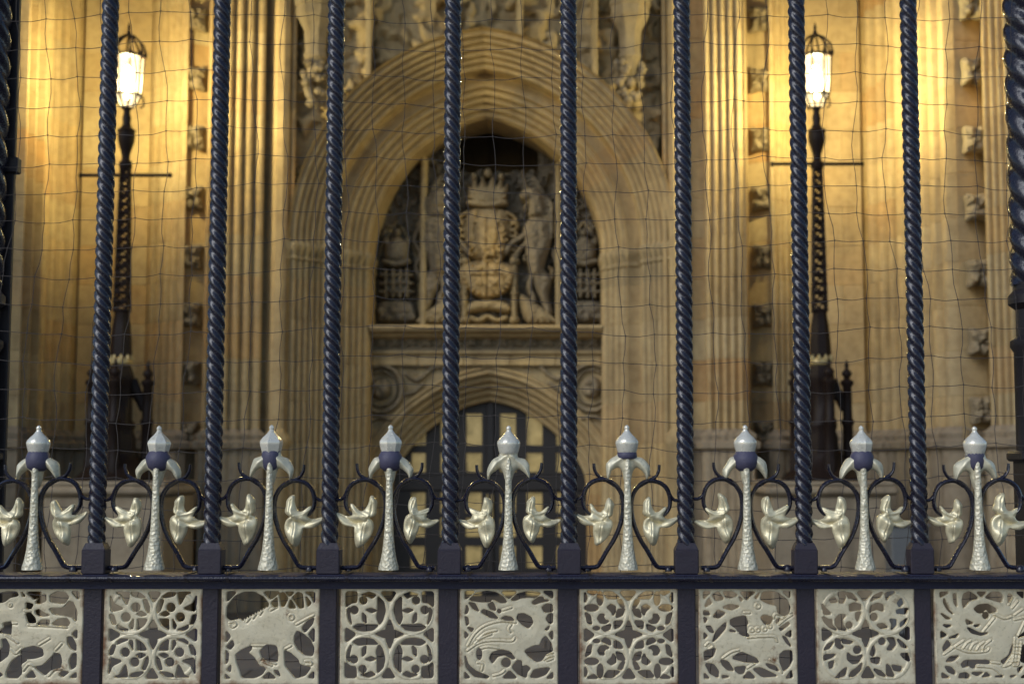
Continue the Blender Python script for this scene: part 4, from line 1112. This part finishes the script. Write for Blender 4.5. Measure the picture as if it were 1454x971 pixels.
PAN['acanthus'] = (474, 497, [
    [(135, 170), (180, 150), (210, 185), (150, 195)], [(215, 105), (280, 95), (285, 150), (265, 195), (230, 195), (235, 150)], [(295, 100), (350, 115), (400, 180), (350, 150), (320, 150)], [(325, 220), (370, 200), (430, 220), (430, 262), (370, 265), (330, 275)], [(385, 295), (430, 285), (400, 370), (385, 340)], [(62, 210), (90, 250), (145, 300), (80, 305)],
    [(190, 350), (230, 312), (285, 315), (250, 360), (260, 410), (290, 455), (220, 445), (190, 400)], circ(318, 408, 26), [(65, 330), (120, 360), (150, 360), (155, 410), (200, 455), (130, 425), (80, 370)],
    [(525, 180), (560, 130), (640, 95), (620, 140), (560, 160)], [(670, 105), (760, 92), (700, 130), (680, 170)], [(785, 200), (820, 160), (835, 200), (805, 235)], [(775, 270), (880, 250), (860, 300), (780, 295)], [(515, 290), (530, 230), (590, 205), (645, 220), (645, 275), (590, 255), (540, 270)], circ(555, 330, 30), [(585, 405), (640, 395), (685, 430), (620, 435)], [(710, 355), (765, 360), (765, 410), (720, 450), (730, 400)], [(810, 390), (870, 345), (850, 390), (810, 420)],
    [(75, 640), (110, 590), (165, 565), (130, 620)], [(185, 540), (230, 545), (230, 590), (260, 615), (230, 630), (190, 600)], [(245, 540), (350, 565), (320, 580), (260, 575)], circ(392, 640, 32), [(300, 670), (330, 700), (380, 710), (440, 690), (400, 760), (350, 770), (300, 730)], [(75, 690), (180, 685), (150, 710), (75, 735)], [(120, 760), (165, 745), (150, 805), (125, 810)], [(180, 900), (250, 830), (285, 810), (270, 880), (200, 900)], [(310, 890), (330, 850), (390, 810), (430, 765), (420, 830), (360, 885)],
    circ(628, 560, 28), [(680, 530), (740, 530), (760, 590), (720, 640), (675, 635), (715, 580)], [(775, 540), (830, 580), (865, 620), (820, 610)], [(515, 680), (545, 600), (560, 650), (545, 700)], [(520, 720), (605, 715), (590, 770), (530, 755)], [(805, 680), (870, 675), (885, 745), (840, 720)], [(720, 785), (810, 800), (800, 840), (740, 830)], [(670, 775), (700, 800), (740, 890), (670, 880)], [(545, 820), (610, 840), (660, 890), (590, 870)],
    [(400, 92), (545, 92), (468, 180)], [(425, 900), (555, 900), (487, 790)], [(62, 430), (160, 490), (65, 560)], [(885, 420), (790, 490), (885, 550)], STAR(475, 488, 128, 34)], [])
PAN['boar'] = (500, 492, [
    [(80, 330), (85, 230), (150, 140), (240, 95), (340, 92), (430, 140), (478, 200)] + teeth((470, 232), (215, 372), 10, 34) + [(120, 355)], [(78, 90), (170, 90), (78, 180)], [(430, 88), (590, 88), (500, 160)], [(505, 195), (560, 140), (565, 225), (530, 230)], [(580, 110), (620, 95), (665, 150), (630, 220), (605, 225), (590, 160)], [(640, 92), (720, 92), (680, 130)], [(690, 160), (740, 240), (670, 238)], [(705, 145), (760, 95), (800, 110), (815, 235), (775, 240), (740, 190)], [(835, 130), (885, 195), (855, 225)], [(830, 92), (925, 92), (925, 190), (890, 130)],
    [(805, 430), (850, 370), (915, 335), (900, 390), (830, 470)], [(870, 490), (920, 430), (922, 560), (890, 520)], [(735, 510), (760, 460), (820, 490), (880, 540), (920, 620), (905, 690), (830, 680), (770, 630), (735, 570)], [(640, 640), (700, 670), (770, 730), (780, 770), (830, 790), (890, 800), (840, 870), (750, 900), (690, 830), (650, 780)], [(405, 650), (465, 590), (560, 600), (575, 680), (570, 745), (480, 740), (430, 710)],
    [(175, 685), (230, 640), (325, 600), (320, 630), (290, 660), (350, 710), (400, 790), (460, 810), (430, 860), (360, 895), (240, 895), (215, 820), (190, 760)], [(85, 610), (140, 545), (155, 590), (120, 630)], [(75, 640), (105, 670), (100, 740), (75, 765)], [(95, 820), (130, 780), (125, 840)], [(75, 460), (120, 510), (78, 560)], [(75, 865), (125, 900), (75, 900)], [(430, 900), (495, 845), (560, 900)], [(545, 830), (580, 830), (600, 880), (560, 860)], [(870, 890), (925, 840), (925, 900)]],
    [circ(700, 325, 24) + [(724, 325)], [(750, 395), (830, 350), (915, 308)], [(330, 595), (455, 595)], [(650, 622), (700, 595)], [(430, 745), (520, 780)], [(440, 735), (560, 765)], [(110, 380), (160, 370), (175, 400), (140, 420), (115, 400)], [(500, 260), (560, 230)], [(840, 740), (890, 740), (900, 770), (850, 775)]] + [[(420, 270), (400, 300)], [(360, 300), (335, 335)], [(300, 340), (275, 370)]])
PAN['dragon'] = (478, 497, [
    [(100, 170), (160, 110), (260, 88), (350, 100), (420, 140), (455, 190), (400, 195), (340, 165), (310, 160), (300, 185), (200, 185)], [(58, 90), (150, 90), (60, 165)], [(405, 90), (555, 90), (475, 160)], [(500, 170), (560, 115), (660, 92), (780, 105), (735, 145), (660, 140), (590, 150), (545, 170)], [(805, 90), (895, 90), (895, 155)], [(700, 195), (760, 145), (800, 145), (810, 170), (860, 175), (780, 190), (720, 210)], [(795, 240), (840, 210), (890, 215), (895, 280), (820, 285)], [(835, 350), (860, 305), (895, 300), (893, 380), (870, 395)], [(825, 450), (865, 415), (850, 450)], [(860, 495), (895, 460), (895, 545)],
    [(555, 345), (570, 305), (625, 302), (690, 335), (705, 385), (665, 435), (610, 405)], [(410, 345), (440, 325), (500, 335), (525, 362), (450, 360)], [(215, 285), (235, 262), (320, 290), (375, 345), (300, 335)], [(280, 215), (320, 190), (340, 225), (350, 270), (300, 255)], [(95, 195), (150, 205), (190, 275), (140, 255)], [(60, 300), (75, 220), (90, 260), (75, 295)], [(58, 330), (85, 340), (92, 390), (75, 410)], [(85, 430), (140, 440), (120, 470)], [(58, 470), (90, 500), (60, 530)],
    [(630, 650), (720, 605), (775, 600), (800, 540), (830, 515), (880, 580), (895, 650), (830, 680), (790, 740), (740, 750), (670, 700)], [(295, 720), (320, 670), (400, 640), (490, 660), (535, 720), (510, 725), (440, 685), (370, 700), (320, 765)], circ(452, 760, 40), lens(195, 680, 22, 52), [(510, 805), (560, 740), (595, 745), (600, 800), (650, 790), (680, 815), (650, 850), (640, 900), (570, 870)], [(685, 895), (720, 830), (790, 815), (870, 810), (830, 870), (750, 900)], [(55, 690), (90, 780), (160, 840), (290, 890), (270, 905), (150, 890), (75, 810)], [(60, 850), (105, 900), (60, 905)], [(420, 905), (485, 835), (555, 905)], [(840, 905), (895, 850), (895, 905)], circ(385, 275, 15)],
    [[(85, 600), (150, 490), (250, 410), (400, 370), (540, 380)], [(80, 645), (200, 570), (350, 550), (500, 555), (532, 525)], [(200, 630), (280, 610), (380, 625)], [(180, 540), (260, 480), (360, 455)], [(150, 580), (230, 520), (310, 490)], [(500, 400), (475, 440), (490, 470)], [(830, 690), (870, 665), (895, 665)], [(810, 730), (860, 700), (895, 695)], [(840, 740), (895, 720)], [(180, 760), (230, 770), (220, 830)], [(330, 880), (400, 860), (440, 830)], [(420, 265), (500, 240)]])
PAN['stag'] = (484, 497, [
    [(150, 125), (205, 95), (255, 160), (180, 175)], [(75, 235), (115, 155), (140, 200)], [(255, 95), (340, 95), (385, 125), (320, 150), (275, 140)], [(62, 92), (130, 92), (62, 160)], [(415, 95), (560, 95), (510, 130), (475, 170)], [(405, 140), (435, 165), (420, 180)], [(245, 240), (320, 215), (405, 230), (330, 265)], [(62, 275), (110, 280), (120, 310), (65, 310)], [(155, 330), (200, 265), (270, 295), (210, 340)], [(62, 335), (95, 350), (75, 385)], [(85, 420), (130, 420), (160, 480), (125, 470)], [(145, 565), (180, 470), (275, 380), (270, 440), (190, 530)], [(62, 480), (95, 510), (65, 535)],
    [(320, 360), (350, 345), (460, 320), (485, 390), (470, 410), (475, 480), (390, 465), (380, 440), (320, 400)], [(320, 450), (370, 470), (310, 465)], [(400, 480), (470, 478), (500, 515), (440, 505)], [(555, 150), (600, 100), (570, 155)], [(610, 165), (630, 95), (760, 95), (860, 170), (890, 240), (875, 300), (830, 320), (775, 290), (765, 220), (680, 200)], [(820, 92), (890, 92), (885, 150)], [(610, 340), (640, 312), (725, 340), (700, 395), (650, 400)], [(755, 390), (760, 355), (795, 345), (775, 375)], [(785, 435), (870, 380), (880, 400), (800, 460)], [(840, 500), (895, 455), (895, 520)], [(815, 510), (850, 530), (895, 610), (850, 570)],
    [(785, 690), (830, 650), (900, 650), (905, 740), (870, 800), (820, 840), (790, 760)], [(330, 720), (415, 660), (560, 720), (585, 760), (460, 755)], [(65, 655), (175, 625), (150, 700), (70, 740)], [(75, 770), (150, 775), (200, 840), (195, 900), (120, 860)], [(225, 735), (290, 750), (345, 835), (290, 830), (240, 780)], [(360, 805), (460, 795), (440, 860), (400, 865), (360, 830)], [(235, 880), (300, 890), (240, 905)], [(62, 860), (110, 905), (65, 905)], [(430, 905), (490, 840), (550, 905)], [(530, 820), (600, 810), (690, 850), (760, 885), (620, 895)], [(650, 770), (740, 790), (775, 840), (690, 810)], [(840, 905), (895, 830), (905, 900)]],
    [circ(578, 225, 22) + [(600, 225)], circ(520, 450, 18), circ(575, 448, 18), circ(640, 440, 18), circ(692, 415, 16), [(480, 525), (600, 515), (730, 515), (760, 560)], [(240, 715), (320, 660), (395, 640)], [(730, 340), (745, 300), (800, 310)], [(780, 400), (840, 350), (905, 310)], [(760, 380), (830, 330), (900, 285)], [(450, 290), (500, 290)], [(75, 600), (110, 570), (150, 600), (110, 630)], [(470, 810), (550, 760)], [(690, 730), (760, 780), (800, 850)]])
PAN['bird'] = (557, 492, [
    [(148, 92), (230, 92), (150, 140)], [(185, 150), (230, 260), (270, 300), (220, 260), (180, 190)], [(275, 110), (300, 110), (305, 230), (280, 190)], [(360, 180), (375, 110), (430, 88), (480, 120), (510, 150), (430, 170), (370, 240)], [(500, 92), (590, 92), (545, 135)], [(580, 140), (640, 95), (720, 95), (745, 140), (730, 185), (660, 165)], [(800, 110), (840, 130), (800, 190)], [(880, 92), (950, 92), (945, 150)], [(150, 290), (245, 345), (200, 340)], [(170, 400), (250, 405), (210, 425)], [(150, 460), (205, 495), (150, 525)], [(220, 525), (315, 485), (290, 520)], [(165, 610), (205, 545), (245, 590), (170, 650)],
    [(470, 250), (510, 215), (600, 205), (680, 250), (680, 275), (620, 290), (590, 250), (540, 290), (500, 280)], circ(580, 312, 28), [(390, 350), (460, 385), (400, 395)], [(400, 425), (460, 450), (520, 480), (600, 475), (540, 500), (440, 475)], [(465, 405), (520, 400), (490, 420)], [(190, 745), (230, 700), (315, 690), (260, 740)], [(180, 790), (240, 800), (275, 840), (270, 865), (210, 840)], [(150, 850), (220, 895), (150, 895)], [(310, 895), (320, 860), (380, 850), (415, 880), (400, 900)], [(335, 770), (370, 735), (600, 735), (610, 765), (490, 760), (390, 790), (350, 800)], [(415, 790), (480, 760), (460, 810)], [(430, 850), (540, 845), (490, 880)], [(715, 740), (790, 690), (830, 580), (820, 660), (740, 770)], [(935, 570), (960, 760), (900, 740)], [(880, 520), (960, 460), (950, 500)], [(870, 810), (920, 790), (880, 850)], [(800, 880), (850, 875), (810, 895)], [(900, 895), (965, 850), (965, 895)], [(530, 890), (570, 845), (610, 880)], [(650, 885), (730, 875), (720, 890)]],
    [[(170, 675), (280, 600), (360, 545)], [(280, 610), (400, 655), (560, 650), (600, 620)], [(350, 620), (390, 570), (430, 545)], [(420, 630), (450, 580), (490, 560)], [(480, 635), (510, 590), (560, 560)], [(540, 640), (550, 595), (620, 540)], [(545, 465), (600, 400), (660, 330)], [(800, 210), (840, 140)], [(830, 240), (890, 170)], [(850, 305), (930, 250)], [(850, 350), (940, 330)], [(880, 500), (920, 420), (945, 370)], [(740, 790), (820, 740), (850, 520)], [(830, 780), (880, 760), (910, 560)], [(800, 740), (880, 740)], [(825, 660), (900, 670)], [(840, 600), (910, 600)], [(390, 760), (480, 750)], [(450, 790), (620, 800), (700, 860)], [(600, 750), (700, 760)], [(660, 300), (750, 340), (820, 320)]])
PAN['lion'] = (327, 495, [
    [(-75, 180), (-60, 120), (0, 105), (60, 92), (150, 95), (165, 125), (90, 140), (40, 180), (0, 190)], [(200, 95), (230, 130), (210, 130)], [(245, 95), (395, 95), (325, 165)], [(335, 195), (370, 140), (425, 115), (430, 175), (370, 200)], [(470, 130), (540, 92), (610, 100), (650, 140), (610, 200), (480, 185)], [(680, 92), (745, 92), (745, 160)], [(470, 250), (600, 250), (650, 185), (690, 190), (730, 280), (725, 370), (690, 330), (600, 310), (510, 300)], [(335, 270), (370, 260), (430, 300), (470, 312), (380, 320), (340, 300)], [(245, 195), (310, 210), (290, 250), (245, 250)], [(240, 300), (285, 290), (330, 340), (340, 380), (270, 385)], [(350, 400), (400, 360), (470, 360), (465, 405)], [(500, 395), (560, 350), (640, 345), (665, 385), (640, 415), (540, 405)],
    [(690, 490), (735, 450), (735, 530)], [(650, 520), (690, 520), (730, 590), (730, 645), (680, 620), (650, 570)], [(670, 740), (700, 680), (735, 670), (735, 790), (690, 820)], [(685, 895), (740, 850), (740, 895)], [(580, 870), (610, 840), (670, 845), (610, 890)], [(345, 800), (420, 790), (520, 690), (525, 670), (580, 680), (595, 740), (590, 800), (500, 820), (440, 875), (380, 830)], [(260, 895), (320, 830), (355, 895)], [(200, 660), (230, 630), (330, 605), (410, 630), (420, 690), (340, 715), (280, 720), (220, 700)], [(75, 850), (120, 750), (200, 690), (270, 730), (210, 770), (220, 860), (180, 900), (80, 895)],
    [(-60, 700), (0, 750), (20, 740), (85, 690), (95, 600), (60, 535), (20, 545), (30, 620), (0, 650)], [(-50, 470), (0, 470), (40, 430), (30, 390), (110, 375), (105, 495), (50, 480)], [(-30, 830), (40, 870), (0, 890)], [(-85, 92), (-20, 92), (-85, 150)], [(-85, 430), (-45, 480), (-85, 540)], [(-85, 840), (-40, 895), (-85, 895)]],
    [circ(97, 215, 14) + [(111, 215)], [(110, 385), (160, 390)], [(380, 590), (430, 560), (480, 530)], [(60, 500), (120, 535), (180, 570)], [(110, 630), (160, 672), (210, 630)], [(540, 640), (595, 580)], [(240, 830), (290, 770), (330, 790)], [(480, 880), (540, 820), (600, 820)], [(270, 405), (440, 412), (640, 425)], [(230, 270), (290, 275)]])
CU = K / 6.79
def panel_mesh(key):
    cx, cy, holes, strokes = PAN[key]
    hw = 470; step = 5.2
    xs_ = np.arange(-hw, hw + step * .5, step); zs_ = np.arange(-hw, hw + step * .5, step)
    X_, Z_ = np.meshgrid(xs_, zs_); D = np.full(X_.shape, 80.0)
    for P in holes:
        Q = chaikin([(max(-418, min(418, x - cx)), max(-415, min(412, cy - y))) for x, y in P], 2, .13)
        q = np.array(Q); m = 80
        i0, i1 = np.searchsorted(xs_, [q[:, 0].min() - m, q[:, 0].max() + m]); j0, j1 = np.searchsorted(zs_, [q[:, 1].min() - m, q[:, 1].max() + m])
        if i1 - i0 < 2 or j1 - j0 < 2: continue
        D[j0:j1, i0:i1] = np.minimum(D[j0:j1, i0:i1], -(10.0 if key in ('acanthus', 'fleur') else 7.5) + sd_poly(Q, X_[j0:j1, i0:i1], Z_[j0:j1, i0:i1]))
    H_ = 12 * dome(-D, 7) + 7 * np.clip(D / 80, 0, 1)
    edge = np.maximum(np.abs(X_), np.abs(Z_))
    H_ = np.where(edge > 424, np.minimum(H_ , 20) , H_)
    H_ = H_ * np.clip((hw + 4 - edge) / 14, .2, 1)
    for S in strokes:
        d = sd_line(catmull([(x - cx, cy - y) for x, y in S], 4), X_, Z_)
        H_ += np.where(D > 0, 13 * np.exp(-(d / 7) ** 2) - 7 * np.exp(-((d - 15) / 7) ** 2), 0)
    if key in ('berry', 'vine', 'fleur', 'acanthus'):      # the rings stand a little proud of the leaves
        for sx in (1, -1):
            for sz in (1, -1):
                d = np.abs(np.hypot(X_ - sx * 212, Z_ - sz * 210) - 197); H_ += np.where((D > 0) & (edge < 416), 9 * np.clip(1 - (d / 19) ** 4, 0, 1), 0)
    H_ += 2.5 * np.sin(X_ * .013 + Z_ * .009 + cx) * np.cos(Z_ * .017)
    return field_mesh('openwork_panel', xs_ * CU, zs_ * CU, D, H_ * CU * .8, 26 * CU, True)
PC = [(47, 'lion', 'pierced gilded panel with a lion'), (216, 'berry', 'pierced gilded panel of four rings with berries'), (383, 'boar', 'pierced gilded panel with a bristled boar'), (552.5, 'vine', 'pierced gilded panel of four rings with vine leaves'),
      (722.5, 'dragon', 'pierced gilded panel with a winged dragon'), (893, 'fleur', 'pierced gilded panel of four rings with fleurs-de-lis'), (1062.5, 'stag', 'pierced gilded panel with a chained antlered beast'), (1230, 'acanthus', 'pierced gilded panel of curling acanthus'), (1398, 'bird', 'pierced gilded panel with a winged bird')]
YP = -.0115
for u, key, lab in PC:
    me = panel_mesh(key); me.materials.append(M['gold_panel'])
    o = obj('openwork_panel', me, None, gate, ((u - PPU) * MPX(900, YG + YP), YP + .004, ZV(901, YG + YP)))
    o['label'] = lab
# rail under the panels, then plain lower plate down to a bottom rail
zlow = ZV(974, YG)
s = MB(); s.box(XA, XB, -.010, .022, zlow - .045, zlow, .003); s.build('lower_rail', M['iron'], gate)
s = MB(); s.box(XA, XB, .004, .012, .12, zlow - .046, .001); s.build('kick_plate', M['iron_matte'], gate)
s = MB(); s.box(XA, XB, -.015, .025, .02, .119, .004); s.build('bottom_rail', M['iron'], gate)
s = MB(); s.box(XA, XB, -.016, .016, zsock + 1.751, zsock + 1.80, .003); s.build('top_rail', M['iron'], gate)

# ================================================================== BIRD NET
YN = 2.42
ck = MPX(500, YN); cw, chh = 43.2 * ck, 41.2 * ck
nxn, nzn = 40, 34
x0n, z0n = -1.02, .98
def node(i, j):
    x = x0n + i * cw; z = z0n + j * chh
    x += .008 * math.sin(j * .32 + i * .13) + .003 * math.sin(j * .9 + i * .5 + 1) + .003 * math.sin(i * 1.7 + j * 2.3) - .004 * (nzn - j) * (.5 - i / nxn) * .5
    z += .006 * math.sin(i * .33 + j * .17) + .0025 * math.sin(i * 1.1 + j * .7) + .0018 * math.sin(i * 2.9 + j * 1.3)
    y = .015 * math.sin(i * .4 + j * .3) + .01 * math.sin(j * .6)
    return Vector((x, y, z))
net = MB(); rc = .0006
for i in range(nxn + 1):
    for j in range(nzn + 1):
        a = node(i, j)
        if i < nxn:
            b = node(i + 1, j); m_ = (a + b) / 2 - Vector((0, 0, .0016 + .0014 * math.sin(i * 2.1 + j * 3.7)))
            net.tube([a, (a + m_) / 2 - Vector((0, 0, .0004)), m_, (b + m_) / 2 - Vector((0, 0, .0004)), b], rc, None, 5, (0, 1, 0))
        if j < nzn:
            b = node(i, j + 1); m_ = (a + b) / 2 + Vector((.0022 * math.sin(i * 3.3 + j * 1.9), 0, 0))
            net.tube([a, m_, b], rc, None, 5, (0, 1, 0))
        net.lathe([(.0004, -.0016), (.0015, -.0006), (.0015, .0006), (.0004, .0016)], 5, a)
no = net.build('bird_net', M['net'], None, (0, YN, 0)); tag(no, 'thin dark square-mesh bird netting stretched behind the iron gate', 'net')

# ================================================================== POSTS AT THE ENDS OF THE GATE
def end_post(u, label, sgn, Y=2.44):
    x = XU(u, Y, 300)
    t = thing('gate_post', label, 'post', (x, Y, 0), 'thick twisted gate posts')
    zb_ = ZV(405, Y); k = MPX(400, Y)
    me = twisted('twisted_shaft', 1.35, 34 * k, 41 * k, 32, 12, sgn, .22); obj('twisted_shaft', me, M['iron'], t, (0, 0, zb_))
    s = MB(); s.lathe([(31 * k, ZV(640, Y)), (31 * k, ZV(500, Y)), (36 * k, ZV(492, Y)), (36 * k, ZV(484, Y)), (27 * k, ZV(478, Y)), (27 * k, ZV(440, Y)), (37 * k, ZV(432, Y)), (37 * k, ZV(420, Y)), (30 * k, ZV(412, Y)), (30 * k, ZV(402, Y))], 16); s.build('collar', M['dark_iron'], t)
    s = MB(); s.box(-29 * k, 29 * k, -29 * k, 29 * k, .0, ZV(641, Y), .004); s.build('shaft', M['dark_iron'], t)
    s = MB(); s.box(-36 * k, 36 * k, -36 * k, 36 * k, ZV(655, Y), ZV(640.5, Y), .004); s.build('band', M['dark_iron'], t)
end_post(1466, 'thick twisted dark iron post behind the end of the gate by the bird panel', -1)
end_post(-27, 'thick twisted dark iron post behind the end of the gate by the lion panel', -1)
Yf = 2.47
fx = XU(22, Yf, 0)
t = thing('net_stanchion', 'slim straight dark iron upright beside the twisted post by the lion panel', 'upright', (fx, Yf, 0))
s = MB(); s.box(-.009, .009, -.006, .006, .014, 3.3, .002); s.build('bar', M['dark_iron'], t)
s = MB(); z_ = ZV(236, Yf); s.box(-.013, .017, -.013, .009, z_ - .014, z_ + .014, .002); s.build('clamp', M['dark_iron'], t)

# ================================================================== UNSEEN CEILING SLAB, ADDED TO SHADE THE WALL
s = MB(); s.add([(-16, 11.8, 9.6), (16, 11.8, 9.6), (16, 18, 9.6), (-16, 18, 9.6), (-16, 11.8, 10.4), (16, 11.8, 10.4), (16, 18, 10.4), (-16, 18, 10.4)], [(0, 3, 2, 1), (4, 5, 6, 7), (0, 1, 5, 4), (1, 2, 6, 5), (2, 3, 7, 6), (3, 0, 4, 7)])
struct(s.build('shading_ceiling', M['grey_stone'], smooth=False))
